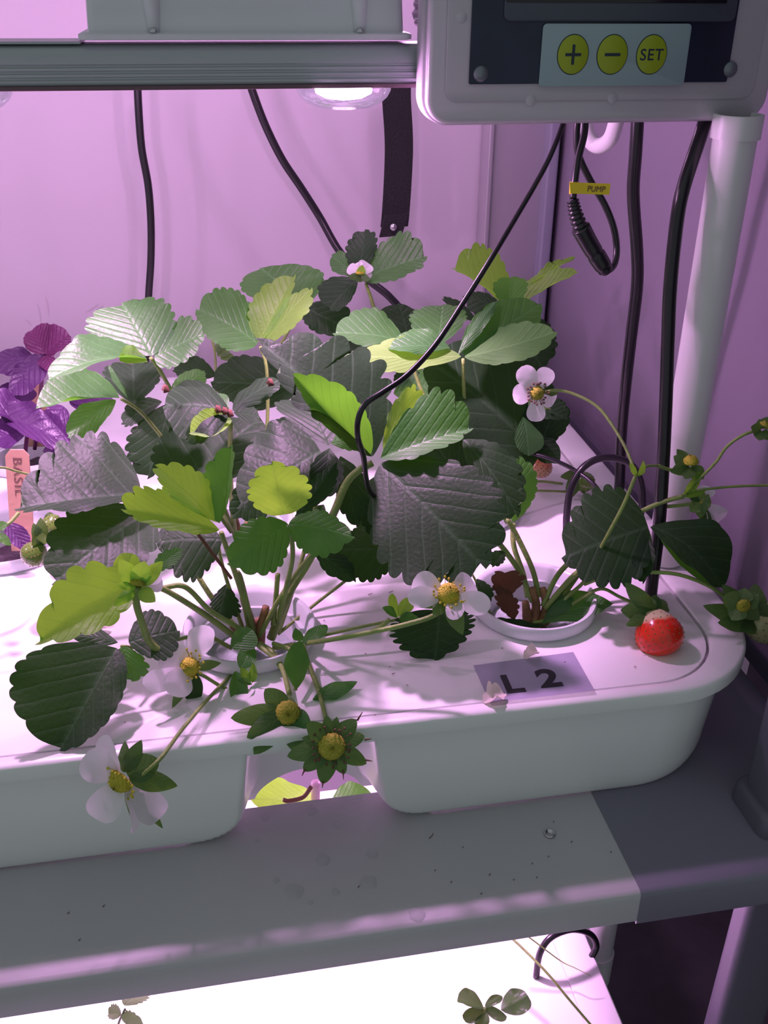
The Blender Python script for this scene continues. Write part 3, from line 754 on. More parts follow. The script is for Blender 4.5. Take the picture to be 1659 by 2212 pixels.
# large crinkled foreground leaf
leaf(A, [(585, 1380, 41.8), (625, 1280, 42.3), (665, 1215, 42.8), (718, 1115, 43.4), (745, 1050, 43.7), (770, 1020, 43.9), (805, 1000, 44)], [
    ((822, 1000, 44.0), (1048, 1228, 38.6), (845, 1245, 39.6), (1068, 1050, 41.2), 'dark', O(teeth=8, amp=.10, pw=.62, pk=1.05, bend=.05, wave=.02, cup=.02, nu=80, fl=.10)),
    ((806, 985, 44.0), (553, 733, 42.0), (660, 905, 40.6), (800, 765, 45.8), 'dark', O(teeth=7, amp=.17, pw=.80, pk=1.0, bend=.04, wave=.03, nu=80, fl=.16)),
    ((798, 985, 43.9), (632, 808, 42.2), (690, 905, 42.3), (765, 850, 42.4), 'mid', O(under=True, teeth=6, amp=.06, pk=.95, pw=.7, bend=.03)),
    ((822, 990, 44.0), (1022, 925, 44.6), (935, 845, 45.6), (930, 985, 42.9), 'mid', O(teeth=6, amp=.12, pw=.65, pk=1.15, bend=.04)),
    ((830, 985, 44.2), (892, 830, 46.2), (845, 890, 45.2), (915, 885, 45.8), 'young', O(under=True, teeth=5, amp=.12, pk=1.1)),
], r=.0024)
# lime leaf in front of the joint
leaf(A, [(600, 1345, 41), (618, 1270, 40.6), (632, 1200, 40), (626, 1135, 39.5)], [
    ((611, 1112, 39.6), (588, 996, 38.7), (534, 1068, 38.8), (672, 1050, 38.9), 'young', O(under=True, teeth=6, amp=.12, pk=1.0, pw=.5, bend=.03)),
    ((622, 1132, 39.4), (490, 1218, 37.8), (535, 1125, 38.9), (598, 1232, 37.6), 'mid', O(teeth=7, amp=.09, pw=.62, bend=.06, cup=-.05)),
    ((624, 1132, 39.4), (766, 1160, 38.4), (690, 1105, 39.8), (672, 1205, 37.9), 'mid', O(teeth=7, amp=.09, pw=.6, bend=.09, cup=-.05)),
    ((640, 1118, 39.6), (727, 998, 41), (655, 1060, 40.4), (712, 1070, 40.6), 'dark', O(teeth=7, amp=.1)),
], r=.0015)
# hairy pale green leaf left of the stalks
leaf(A, [(540, 1360, 41.4), (525, 1290, 41), (500, 1215, 40.5), (478, 1150, 40)], [
    ((474, 1145, 40), (262, 1100, 38.9), (335, 1055, 39.8), (372, 1152, 38.7), 'young', O(under=False, teeth=7, amp=.10, pw=.6, bend=.03, wave=.04)),
    ((468, 1128, 40.2), (335, 1005, 40.2), (365, 1070, 39.5), (435, 1028, 41), 'young', O(teeth=7, amp=.10, pw=.6, bend=.02)),
    ((474, 1130, 40.1), (500, 958, 41.4), (432, 1045, 40.9), (500, 1040, 40.2), 'mid', O(under=True, teeth=7, amp=.10, pw=.6, bend=.03)),
], r=.0016)
# big dark leaves at the left
leaf(A, [(520, 1370, 42), (450, 1280, 43), (390, 1180, 44), (330, 1110, 44.3), (300, 1070, 44.4)], [
    ((305, 1068, 44.4), (32, 1100, 43.2), (165, 945, 45.6), (150, 1112, 42.6), 'dark', O(teeth=8, amp=.11, pw=.55, pk=1.0, bend=.03, cup=.02, nu=80)),
    ((318, 1110, 44.4), (112, 1262, 41.2), (140, 1118, 43.4), (298, 1240, 41.6), 'dark', O(teeth=7, amp=.10, pw=.55, pk=1.05, bend=.05, nu=80)),
], r=.0016)
leaf(A, [(530, 1375, 42), (505, 1300, 42.3), (480, 1220, 42.6), (470, 1170, 42.6)], [
    ((480, 1165, 42.6), (338, 1170, 41.6), (400, 1118, 43), (412, 1262, 41), 'dark', O(teeth=8, amp=.12, pw=.6)),
    ((490, 1260, 42.6), (470, 1335, 42), (455, 1300, 42.2), (520, 1320, 42), 'dark', O(teeth=7, amp=.14)),
], r=.0012)
# lowest left leaf group
leaf(A, [(500, 1400, 40.6), (440, 1372, 40.4), (370, 1385, 39.8), (300, 1398, 39), (262, 1396, 38.4)], [
    ((252, 1400, 38.2), (128, 1622, 35.6), (22, 1462, 36.3), (246, 1545, 36.2), 'dark', O(teeth=8, amp=.045, pk=.95, pw=.55, bend=.04, nu=80)),
    ((268, 1396, 38.2), (285, 1472, 37.4), (240, 1440, 37.8), (322, 1438, 37.8), 'mid', O(teeth=4, amp=.16, pw=.5)),
    ((278, 1388, 38.4), (388, 1362, 38.6), (318, 1322, 39.4), (352, 1430, 37.7), 'dark', O(teeth=7, amp=.07, pw=.55)),
    ((255, 1388, 38.4), (150, 1372, 38.8), (200, 1355, 39.2), (205, 1400, 38.4), 'dark', O(teeth=0)),
], r=.0011)
# light green leaf with flower behind
leaf(A, [(520, 1385, 40.6), (460, 1340, 40), (400, 1300, 39.4), (345, 1270, 38.8), (300, 1268, 38.4)], [
    ((300, 1262, 38.4), (76, 1392, 36.4), (145, 1238, 38.2), (222, 1362, 36.4), 'young', O(teeth=5, amp=.14, pk=1.0, pw=.75, bend=.05, nu=80)),
    ((300, 1252, 38.6), (262, 1196, 39.2), (248, 1232, 38.9), (300, 1206, 39.3), 'young', O(teeth=0, under=True)),
    ((330, 1235, 38.7), (396, 1184, 38.5), (350, 1195, 38.9), (378, 1222, 38.2), 'mid', O(teeth=5, amp=.14, pk=1.1)),
], r=.0016)
# dark fringed blades in the shade
leaf(A, [(600, 1370, 42.5), (700, 1290, 43.2), (820, 1200, 43.8), (850, 1180, 43.8)], [
    ((860, 1190, 43.8), (702, 1190, 43), (790, 1140, 44.4), (795, 1262, 42.4), 'dark', O(teeth=8, amp=.09, pw=.6)),
    ((680, 1190, 43), (768, 1258, 42.4), (705, 1240, 42.6), (745, 1205, 43), 'dark', O(teeth=4, amp=.1)),
    ((840, 1110, 44), (780, 1130, 43.5), (790, 1080, 44.2), (815, 1160, 43.4), 'dark', O(teeth=6, amp=.12)),
], r=.0010)
leaf(A, [(700, 1372, 39.7), (800, 1350, 39.8), (900, 1330, 40), (945, 1322, 40.2)], [
    ((948, 1318, 40.2), (938, 1430, 39.0), (842, 1368, 39.4), (1022, 1352, 39.6), 'dark', O(teeth=9, amp=.16, pw=.45, pk=1.0)),
], r=.0009)
# grey leaves of the middle cluster
leaf(A, [(600, 1370, 42.4), (640, 1250, 44), (680, 1100, 45.5), (700, 985, 46.4)], [
    ((692, 975, 46.4), (512, 1098, 44.0), (560, 935, 46.6), (668, 1090, 44.6), 'dark', O(teeth=6, amp=.08, pw=.6, pk=1.0, bend=.06, rough=None) if False else O(teeth=6, amp=.08, pw=.6, pk=1.0, bend=.06)),
    ((708, 962, 46.6), (658, 868, 48.6), (596, 890, 48), (740, 912, 47.6), 'dark', O(teeth=5, amp=.06, pw=.55)),
    ((715, 958, 46.6), (800, 950, 46), (760, 905, 47.2), (765, 975, 46), 'mid', O(teeth=5, amp=.1)),
    ((712, 968, 46.4), (690, 1085, 44.8), (668, 1020, 45.6), (740, 1040, 45.4), 'dark', O(teeth=5, amp=.08, cup=.1)),
    ((735, 985, 46.4), (770, 1140, 44.5), (722, 1070, 45.2), (800, 1060, 45.4), 'dark', O(teeth=7, amp=.1)),
    ((835, 1010, 47.5), (800, 1165, 46), (755, 1090, 46.6), (862, 1090, 46.6), 'dark', O(teeth=7, amp=.1, fl=0)),
    ((600, 1030, 47.5), (498, 1118, 46.2), (520, 1040, 47.2), (585, 1110, 46.2), 'dark', O(teeth=6, amp=.1, fl=0)),
    ((700, 1090, 46), (640, 1160, 45), (640, 1110, 45.6), (700, 1150, 45.2), 'dark', O(teeth=6, amp=.1, fl=0)),
], r=.0013)
for P in ([(560, 1375, 41), (600, 1300, 40.8), (640, 1240, 40.6), (672, 1200, 40.4)], [(552, 1380, 41.3), (535, 1310, 41), (520, 1250, 40.9), (512, 1235, 40.8)], [(590, 1350, 41), (596, 1290, 41.2), (600, 1240, 41.2)],
          [(565, 1400, 40.6), (520, 1360, 40.2), (455, 1320, 39.8), (400, 1268, 39.6), (350, 1270, 39.3)]):
    tube('stalk', [V(p) for p in P], .0013, M['stem'], A, n=8)
tube('runner_stalk', [V(p) for p in [(500, 1250, 41), (470, 1210, 41.2), (440, 1170, 41.4), (425, 1150, 41.5)]], .0008, M['brown'], A, n=8)
# flowers of the front plant
flower(A, (968, 1288, 36.4), (.10, -.30, .95), [(590, 1400, 40.8), (640, 1392, 40.2), (700, 1384, 37.4), (790, 1368, 36.9), (880, 1348, 36.7), (940, 1328, 36.6), (968, 1300, 36.6)],
       [(893, 1252, 37.4, 13), (880, 1290, 36.2, 10), (1024, 1258, 37.2, 14), (1060, 1310, 35.4, 11), (988, 1338, 35.1, 9, O(tilt=.003))],
       [(935, 1330, 35.6, 7), (1000, 1372, 35.0, 8), (905, 1312, 36.0, 5), (1012, 1282, 36.8, 5)], rc=.0054, hc=.0062, sr=.0012)
flower(A, (412, 1441, 37.6), (-.35, -.62, .70), [(560, 1500, 37.8), (520, 1498, 37.8), (480, 1484, 37.8), (440, 1460, 37.8), (415, 1450, 37.8)],
       [(350, 1408, 38.0, 15, O(pw=.42)), (452, 1352, 38.4, 12, O(tilt=.004)), (308, 1478, 36.6, 11, O(tilt=.003)), (362, 1496, 36.3, 14, O(tilt=.004))],
       [(372, 1530, 36.6, 6), (420, 1535, 37.2, 9, O(mat='dark')), (478, 1432, 38, 5), (378, 1398, 38.8, 7)], rc=.0046, hc=.0052)
flower(A, (262, 1682, 31.5), (-.60, -.72, -.22), [(530, 1420, 39.8), (495, 1462, 38.6), (440, 1520, 36), (390, 1580, 34), (345, 1640, 32.2), (300, 1680, 31.7)],
       [(178, 1638, 31.6, 14, O(pw=.45)), (222, 1588, 32.3, 8, O(tilt=.004)), (208, 1770, 30.9, 14, O(pw=.42)), (342, 1772, 31.6, 13, O(tilt=.003)), (318, 1700, 32.6, 9, O(tilt=.006)), (286, 1800, 31.3, 5, O(tilt=.004))],
       [(344, 1642, 32.3, 12, O(pw=.6)), (384, 1698, 32.1, 9), (306, 1598, 32.6, 7), (270, 1600, 32.8, 5), (296, 1790, 32.1, 4), (352, 1790, 32.3, 5)], rc=.0055, hc=.0050, cm='yellow')
flower(A, (298, 1262, 37.4), (.2, .35, .90), [(352, 1412, 38.0), (322, 1385, 37.8), (305, 1340, 37.6), (294, 1300, 37.5), (298, 1268, 37.4)],
       [(345, 1235, 38.2, 9, O(tilt=.002)), (352, 1262, 38.0, 7)],
       [(258, 1208, 37.2, 8, O(under=True)), (288, 1196, 37.8, 7, O(under=True)), (312, 1212, 36.8, 9, O(under=True)), (352, 1212, 37.0, 7, O(under=True)), (336, 1300, 36.8, 7, O(under=True)), (252, 1262, 37, 4, O(under=True)), (245, 1310, 37.2, 5)], rc=.0040, hc=.0036, cm='ygreen', sm='young', st=False, sr=.0017)
# empty calyxes hanging over the notch
flower(A, (716, 1612, 32.9), (0, -.86, .42), [(650, 1400, 39.8), (672, 1450, 38.2), (690, 1500, 36.4), (702, 1545, 34.8), (712, 1590, 33.5)], [],
       [(664, 1560, 33.2, 9, O(pw=.55)), (705, 1545, 33.6, 6, O(pw=.6)), (728, 1548, 33.6, 6), (770, 1554, 33.5, 9, O(pw=.55)), (788, 1590, 33.2, 8, O(pw=.55)), (792, 1650, 32.8, 8, O(pw=.55)), (745, 1672, 32.4, 7, O(pw=.55)), (697, 1694, 32.2, 9, O(pw=.55)), (655, 1666, 32.5, 8, O(pw=.55)), (620, 1634, 32.8, 9, O(pw=.6)), (652, 1594, 33.2, 7)], rc=.0058, hc=.0035, cm='ygreen', sr=.0011)
for p in ((783, 1538, 33.5, 772, 1556, 33.5), (803, 1596, 33, 788, 1598, 33.2), (804, 1644, 32.6, 790, 1642, 32.8), (742, 1684, 32.3, 741, 1664, 32.4), (696, 1702, 32.1, 698, 1688, 32.2), (652, 1676, 32.4, 659, 1662, 32.5)):
    tube('dry_tip', [V(p[3:]), V(p[:3])], .0005, M['brown'], A, r1=.00015, n=6)
flower(A, (622, 1540, 35.0), (-.1, -.82, .5), [(560, 1390, 40.4), (590, 1410, 39.6), (612, 1450, 38), (625, 1500, 36.3)], [],
       [(498, 1551, 34.8, 10, O(pw=.6)), (533, 1594, 34.0, 10, O(pw=.6)), (548, 1630, 33.6, 10, O(pw=.6)), (644, 1628, 33.4, 10, O(pw=.6)), (572, 1488, 35.8, 10, O(pw=.6)), (615, 1500, 36.2, 8), (671, 1568, 34.2, 9, O(pw=.6, mat='mid')), (660, 1545, 34.8, 6)], rc=.0055, hc=.0040, cm='ygreen', sr=.0013, st=False)
# small leaves and buds on the trusses
leaf(A, [(648, 1400, 38.6), (645, 1440, 37.6), (638, 1490, 36.4)], [
    ((640, 1488, 36.4), (650, 1384, 37.8), (612, 1430, 36.9), (662, 1440, 37.2), 'mid', O(teeth=0, pw=.6)),
    ((675, 1512, 36.2), (772, 1472, 36.8), (710, 1482, 36.8), (728, 1512, 36), 'mid', O(teeth=0, pw=.7)),
    ((650, 1385, 38.8), (638, 1356, 39), (632, 1378, 38.9), (655, 1372, 38.9), 'mid', O(teeth=0)),
    ((654, 1390, 38.8), (706, 1350, 39.2), (668, 1362, 39.2), (694, 1380, 38.7), 'mid', O(teeth=0, pw=.5)),
    ((500, 1400, 39), (545, 1360, 39.2), (510, 1362, 39.3), (550, 1400, 38.6), 'mid', O(teeth=0, pw=.5)),
    ((545, 1395, 39), (520, 1445, 38), (515, 1410, 38.6), (552, 1428, 38.3), 'mid', O(teeth=0, pw=.5)),
    ((510, 1450, 38), (505, 1520, 37), (495, 1480, 37.4), (535, 1490, 37.4), 'mid', O(teeth=0, pw=.5)),
    ((860, 1335, 38.9), (847, 1282, 39.2), (838, 1305, 39), (858, 1300, 39.1), 'young', O(teeth=0)),
    ((862, 1332, 38.9), (888, 1290, 38.9), (864, 1302, 39), (892, 1316, 38.6), 'young', O(teeth=0, pw=.6)),
    ((862, 1338, 38.8), (910, 1340, 38.2), (880, 1322, 38.6), (880, 1350, 38.2), 'mid', O(teeth=0)),
    ((858, 1335, 38.8), (826, 1312, 38.8), (838, 1328, 38.6), (846, 1312, 38.9), 'mid', O(teeth=0)),
    ((540, 1475, 37.8), (520, 1440, 38), (522, 1462, 37.8), (540, 1455, 37.9), 'young', O(teeth=0)),
    ((545, 1475, 37.8), (548, 1432, 38), (538, 1452, 37.9), (556, 1458, 37.8), 'young', O(teeth=0)),
    ((545, 1478, 37.6), (512, 1470, 37.2), (528, 1465, 37.5), (530, 1480, 37.3), 'mid', O(teeth=0)),
], r=.0012)
for P in ([(800, 1366, 39), (825, 1352, 38.9), (842, 1338, 38.9)], [(560, 1395, 40), (590, 1420, 39), (612, 1448, 38.2)], [(655, 1395, 39), (668, 1440, 38), (690, 1490, 36.8)], [(590, 1390, 40), (625, 1402, 39.2), (645, 1420, 38.6)]):
    tube('flower_stalk', [V(p) for p in P], .0012, M['stem'], A, n=8)

# ================================================================== front right plant (B)
Bp = empty('strawberry_plant', (.159, .419, HT-.008), 'right strawberry plant behind the L 2 sticker, bearing the red strawberry', 'strawberry plant')
crown(Bp, 0, [[(1150, 1345, 41.6), (1158, 1310, 41.8), (1150, 1270, 42)], [(1170, 1345, 41.6), (1180, 1310, 41.7), (1172, 1270, 42)], [(1140, 1340, 41.6), (1135, 1300, 41.7)], [(1165, 1350, 41.4), (1195, 1325, 41.4), (1205, 1300, 41.6)]])
for P in ([(1150, 1300, 41.9), (1125, 1240, 42.5), (1095, 1195, 43), (1070, 1165, 43.2)], [(1165, 1290, 42), (1150, 1230, 42.8), (1120, 1165, 43.6), (1095, 1120, 44)], [(1140, 1290, 42), (1130, 1240, 43), (1110, 1180, 43.8), (1108, 1130, 44.5)],
          [(1172, 1310, 41.6), (1200, 1250, 42), (1230, 1215, 42), (1262, 1195, 42)], [(1178, 1315, 41.4), (1215, 1270, 41.4), (1250, 1235, 41.2), (1285, 1220, 41)]):
    tube('stalk', [V(p) for p in P], .0015, M['stem'], Bp, n=8)
leaf(Bp, [(1175, 1320, 41.6), (1245, 1240, 42), (1320, 1180, 42), (1392, 1145, 41.6)], [
    ((1400, 1138, 41.6), (1214, 1205, 41.2), (1275, 1062, 43.2), (1338, 1272, 39.8), 'dark', O(teeth=7, amp=.12, pw=.5, pk=.95, bend=.03, nu=80)),
    ((1388, 1150, 41.5), (1388, 1262, 40.2), (1362, 1210, 40.8), (1412, 1205, 40.6), 'dark', O(teeth=5, amp=.08, cup=.05)),
    ((1405, 1138, 41.6), (1560, 1272, 39.8), (1462, 1228, 39.9), (1545, 1155, 41.8), 'dark', O(teeth=3, amp=.03, pw=.6, bend=.14)),
    ((1420, 1150, 41.4), (1545, 1270, 39.6), (1468, 1218, 40.3), (1500, 1190, 40.4), 'mid', O(teeth=3, amp=.03, under=True, bend=.05)),
], r=.0014)
leaf(Bp, [(1095, 1130, 44), (1060, 1060, 44.3), (1020, 975, 44.6)], [
    ((1000, 950, 45), (1118, 1118, 43.4), (1030, 1070, 43.6), (1112, 1000, 44.8), 'dark', O(teeth=8, amp=.10, pw=.6, bend=.08)),
    ((1108, 1128, 45), (1122, 985, 46), (1090, 1050, 45.4), (1158, 1052, 45.6), 'mid', O(teeth=8, amp=.08, pw=.6)),
], r=.0010)
leaf(Bp, [(1150, 1345, 41.4), (1170, 1342, 41.2), (1190, 1338, 41)], [
    ((1170, 1348, 41), (1325, 1302, 40.6), (1225, 1285, 41.8), (1265, 1345, 39.9), 'mid', O(teeth=3, amp=.04, pw=.8, bend=.1)),
    ((1180, 1350, 40.8), (1040, 1336, 40.6), (1110, 1335, 41), (1105, 1360, 40.2), 'dark', O(teeth=6, amp=.1, bend=-.03)),
    ((1100, 1290, 42), (1068, 1235, 42.4), (1062, 1270, 42.2), (1128, 1240, 42.4), 'dead', O(teeth=4, amp=.2, cup=.2)),
    ((1110, 1340, 41.4), (1080, 1265, 42), (1070, 1300, 41.8), (1118, 1300, 41.8), 'dead', O(teeth=5, amp=.2)),
    ((1240, 1290, 41.2), (1180, 1330, 41), (1205, 1298, 41.3), (1225, 1322, 40.8), 'mid', O(teeth=0)),
], r=.0010)
leaf(Bp, [(1060, 1330, 41.6), (1040, 1280, 42.2), (1020, 1240, 42.6)], [
    ((1030, 1250, 42.6), (1060, 1300, 42), (1028, 1285, 42.1), (1062, 1270, 42.3), 'dark', O(teeth=5, amp=.15)),
    ((1090, 1190, 43), (1062, 1225, 42.6), (1058, 1195, 42.8), (1088, 1215, 42.6), 'dark', O(teeth=5, amp=.15)),
], r=.0008)
# long trusses
def stalk(P, r=.0010, parent=None): return tube('flower_stalk', [V(p) for p in P], r, M['stem'], parent, n=8)
stalk([(1178, 1330, 41.4), (1230, 1285, 41.2), (1266, 1250, 41), (1300, 1180, 40.8), (1345, 1095, 40.8), (1372, 1030, 41)], .0010, Bp)
stalk([(1376, 1028, 41), (1395, 1008, 41.4), (1422, 1006, 42)], .0007, Bp)
stalk([(1262, 1262, 41), (1310, 1245, 40.4), (1380, 1237, 39.8), (1460, 1240, 39.2), (1530, 1265, 38.7), (1575, 1298, 38.4), (1600, 1318, 38.3)], .0010, Bp)
stalk([(1200, 1310, 41.4), (1280, 1200, 42.5), (1340, 1130, 43), (1380, 1107, 43), (1430, 1085, 42.6), (1476, 1072, 42.2)], .0013, Bp)
stalk([(1476, 1070, 42.2), (1500, 1045, 42), (1545, 1000, 41.5), (1570, 965, 41.2), (1605, 940, 41), (1640, 928, 41)], .0008, Bp)
stalk([(1484, 1062, 42.2), (1540, 1055, 41.8), (1600, 1050, 41.4), (1680, 1048, 41)], .0007, Bp)
stalk([(1420, 1096, 43), (1465, 1092, 42.6), (1498, 1088, 42.4)], .0010, Bp)
leaf(Bp, [(1474, 1074, 42.2), (1484, 1068, 42.1)], [
    ((1475, 1075, 42.2), (1512, 1018, 41.9), (1486, 1040, 42), (1506, 1050, 42), 'young', O(teeth=0)),
    ((1478, 1074, 42.2), (1528, 1056, 42), (1500, 1058, 42.1), (1505, 1072, 42), 'young', O(teeth=0)),
    ((1374, 1030, 41), (1360, 1000, 41), (1362, 1018, 41), (1374, 1012, 41), 'young', O(teeth=0)),
    ((1376, 1030, 41), (1390, 995, 41), (1380, 1012, 41), (1392, 1018, 41), 'young', O(teeth=0)),
], r=.0007)
flower(Bp, (1160, 849, 46.6), (-.05, -.90, .35), [(1374, 1024, 41), (1350, 965, 42.6), (1320, 915, 44), (1290, 878, 45), (1245, 853, 46), (1203, 843, 46.6), (1165, 850, 47)],
       [(1126, 792, 47.0, 11, O(pw=.5)), (1186, 795, 47.0, 10, O(pw=.5)), (1196, 872, 46.8, 9, O(tilt=.004)), (1157, 911, 46.4, 10, O(pw=.5)), (1107, 853, 46.8, 11, O(pw=.5))],
       [(1144, 885, 46.9, 5), (1180, 885, 47, 5), (1172, 810, 47.2, 4), (1207, 850, 47, 4)], rc=.0036, hc=.0032, cm='ygreen', sr=.0008)
leaf(Bp, [(1180, 880, 50), (1190, 885, 50)], [((1150, 880, 50.4), (1228, 905, 50.4), (1205, 862, 50.8), (1165, 905, 50.2), 'dark', O(teeth=6, amp=.18))], r=.0006)
flower(Bp, (1492, 1000, 42.4), (-.1, .1, 1), [(1422, 1006, 42), (1450, 1015, 42.2), (1480, 1010, 42.4)], [],
       [(1455, 985, 42.8, 8), (1448, 1020, 42, 7), (1480, 1035, 41.7, 8), (1505, 1005, 42.2, 9), (1520, 1035, 41.8, 8), (1462, 970, 43.2, 6)], rc=.0040, hc=.0040, st=False)
flower(Bp, (1518, 1085, 42.4), (.7, .5, -.3), None,
       [(1556, 1125, 42.8, 13, O(pw=.45)), (1530, 1050, 42.8, 9), (1520, 1130, 42.4, 5), (1540, 1140, 42.9, 6)],
       [(1500, 1060, 42.2, 8, O(under=True)), (1535, 1090, 42, 10, O(under=True)), (1490, 1105, 42.1, 7, O(under=True)), (1522, 1155, 42.2, 4), (1540, 1150, 42.4, 4), (1478, 1060, 42.4, 4), (1512, 1120, 42, 6, O(under=True))], rc=.0042, hc=.003, cm='ygreen', st=False)
flower(Bp, (1650, 922, 41), (.5, .2, .8), None, [(1680, 920, 41, 8)], [(1622, 922, 40.9, 6), (1640, 952, 40.6, 7), (1658, 900, 41.2, 6), (1672, 948, 40.8, 6), (1640, 905, 41.2, 5)], rc=.003, hc=.003, cm='ygreen', st=False)
# fruits
berry(Bp, (1423, 1368, 37.6), .0122, .0235, (-.12, .66, .74), 'berry_red', 'seed',
      [(1350, 1258, 38.8, 9), (1340, 1318, 38.2, 11), (1385, 1288, 38.8, 9), (1440, 1300, 39.8, 10), (1352, 1352, 37.6, 7), (1415, 1285, 39.6, 8)], [(1200, 1330, 41.2), (1260, 1290, 40.8), (1300, 1272, 40.4), (1340, 1290, 39.8)])
berry(Bp, (1650, 1345, 38.2), .0112, .022, (-.72, -.38, .35), 'berry_pale', 'seed_dark',
      [(1518, 1308, 37.9, 10), (1560, 1262, 38.6, 11), (1632, 1260, 38.8, 12), (1550, 1345, 37.4, 10), (1600, 1362, 37.2, 10), (1655, 1300, 38, 10), (1580, 1280, 38.8, 8)])
flower(Bp, (1606, 1308, 37.3), (-.2, -.95, .1), None, [], [(1560, 1290, 37.5, 10, U), (1580, 1340, 37.2, 10, U), (1640, 1285, 37.6, 10, U), (1610, 1270, 37.8, 9, U), (1640, 1340, 37.3, 9, U)], rc=.0035, hc=.0012, cm='ygreen', st=False)

# ================================================================== plants behind
Cp = empty('strawberry_plant', (.008, .531, HT-.008), 'strawberry plant behind the front one, with browned leaf tips and broad pale leaves at left', 'strawberry plant')
crown(Cp, 0, [[(515, 1165, 53), (512, 1140, 53.1), (505, 1110, 53.2)], [(530, 1165, 53), (535, 1130, 53.1)]])
leaf(Cp, [(508, 1158, 52.5), (502, 1100, 51.5), (497, 1000, 50.5), (498, 915, 49.6)], [
    ((494, 890, 49.6), (352, 878, 48.6), (420, 822, 50.6), (425, 958, 47.8), 'dark', O(teeth=5, amp=.04, pw=.5, bend=.10, cup=-.10)),
    ((503, 888, 49.7), (607, 822, 49.6), (535, 826, 50.6), (575, 862, 49), 'dark', O(teeth=5, amp=.05, pw=.6, bend=.08, cup=-.12)),
    ((500, 908, 49.4), (408, 936, 47.6), (448, 880, 48.6), (468, 936, 47.8), 'young', O(under=True, teeth=4, amp=.06, pw=.55)),
    ((505, 892, 49.5), (562, 900, 48.8), (530, 868, 49.6), (538, 918, 48.7), 'dark', O(teeth=5, amp=.06)),
    ((495, 885, 50), (470, 850, 51), (465, 872, 50.4), (492, 858, 50.8), 'mid', O(teeth=3, amp=.06)),
], r=.0017)
for p in ((357, 840), (583, 826), (470, 884), (485, 888), (496, 893)):
    v, f = lathe_vf([(.0002, -.002), (.0018, -.001), (.0012, .0012), (.0003, .0024)], W(p[0], p[1], 49 if p[0] < 500 else 49.4), 7); mk('brown_tip', [x+Vector((.0006*math.sin(i*3), 0, .0007*math.cos(i*5))) for i, x in enumerate(v)], f, M['brown'], Cp)
leaf(Cp, [(505, 1150, 53), (470, 1060, 53), (430, 950, 52.6), (385, 870, 52), (345, 800, 51.4), (325, 772, 51.2)], [
    ((330, 768, 51.2), (262, 655, 54), (190, 722, 53), (372, 668, 53.4), 'mid', O(teeth=7, amp=.09, pw=.42, pk=1.15, bend=.03)),
    ((334, 770, 51.2), (444, 722, 52.2), (388, 690, 53), (385, 795, 50.6), 'mid', O(teeth=6, amp=.10, pw=.5, pk=1.15, bend=.05)),
    ((318, 776, 51.1), (98, 824, 48.6), (190, 748, 51.2), (225, 800, 49.2), 'mid', O(teeth=7, amp=.06, pw=.55, bend=.10)),
    ((320, 782, 51), (262, 762, 50.4), (288, 745, 51.2), (270, 782, 50.2), 'young', O(teeth=3, amp=.05, under=True)),
], r=.0014)
leaf(Cp, [(500, 1150, 53), (400, 1010, 53), (330, 920, 52.4), (298, 885, 52), (262, 862, 51.6)], [
    ((258, 860, 51.6), (72, 885, 49.4), (165, 796, 52.4), (160, 872, 50), 'mid', O(teeth=5, amp=.05, pw=.6, bend=.05)),
    ((250, 864, 51.6), (146, 945, 49.4), (170, 885, 51.2), (215, 930, 49.8), 'mid', O(teeth=5, amp=.05, pw=.6, bend=.05)),
    ((276, 860, 51.8), (236, 786, 52.8), (240, 822, 52.4), (262, 835, 52.4), 'mid', O(teeth=3, amp=.06)),
    ((290, 872, 54), (286, 785, 57), (222, 812, 55.5), (350, 808, 56), 'dark', O(teeth=6, amp=.08, pw=.5)),
], r=.0012)
leaf(Cp, [(500, 1150, 53.4), (440, 1000, 55), (392, 900, 56), (372, 870, 56)], [
    ((370, 872, 56), (318, 1035, 54), (276, 945, 55), (398, 950, 55), 'dark', O(teeth=8, amp=.10, pw=.55)),
    ((350, 868, 56), (262, 915, 55), (290, 865, 56.4), (300, 915, 55), 'dark', O(teeth=7, amp=.10, pw=.6)),
    ((372, 862, 56), (440, 800, 58), (385, 815, 57.4), (430, 850, 56.6), 'mid', O(teeth=6, amp=.06, pw=.5)),
], r=.0012)
leaf(Cp, [(510, 1160, 52.6), (480, 1110, 51), (430, 1060, 50), (395, 1050, 49.6)], [
    ((385, 1060, 49.4), (560, 905, 51.6), (345, 950, 51.2), (545, 1015, 49.6), 'dark', O(teeth=8, amp=.06, pw=.5, bend=.03)),
], r=.0012)
leaf(Cp, [(520, 1160, 53.4), (560, 1050, 55), (577, 920, 56), (576, 800, 56.4), (562, 748, 56.6)], [
    ((556, 742, 56.6), (424, 668, 56.4), (505, 628, 58.6), (462, 748, 55), 'mid', O(teeth=9, amp=.07, pw=.5, pk=1.1, bend=.06)),
    ((560, 740, 56.7), (638, 592, 58.6), (542, 652, 57.8), (615, 672, 57.4), 'young', O(teeth=7, amp=.09, pw=.6, bend=.04)),
    ((572, 742, 56.6), (674, 622, 57.4), (612, 662, 57.6), (650, 700, 56.2), 'young', O(teeth=7, amp=.09, pw=.6, bend=.04)),
    ((562, 745, 56.7), (622, 640, 57.2), (588, 690, 57), (602, 700, 56.8), 'young', O(teeth=0, under=True)),
], r=.0013)

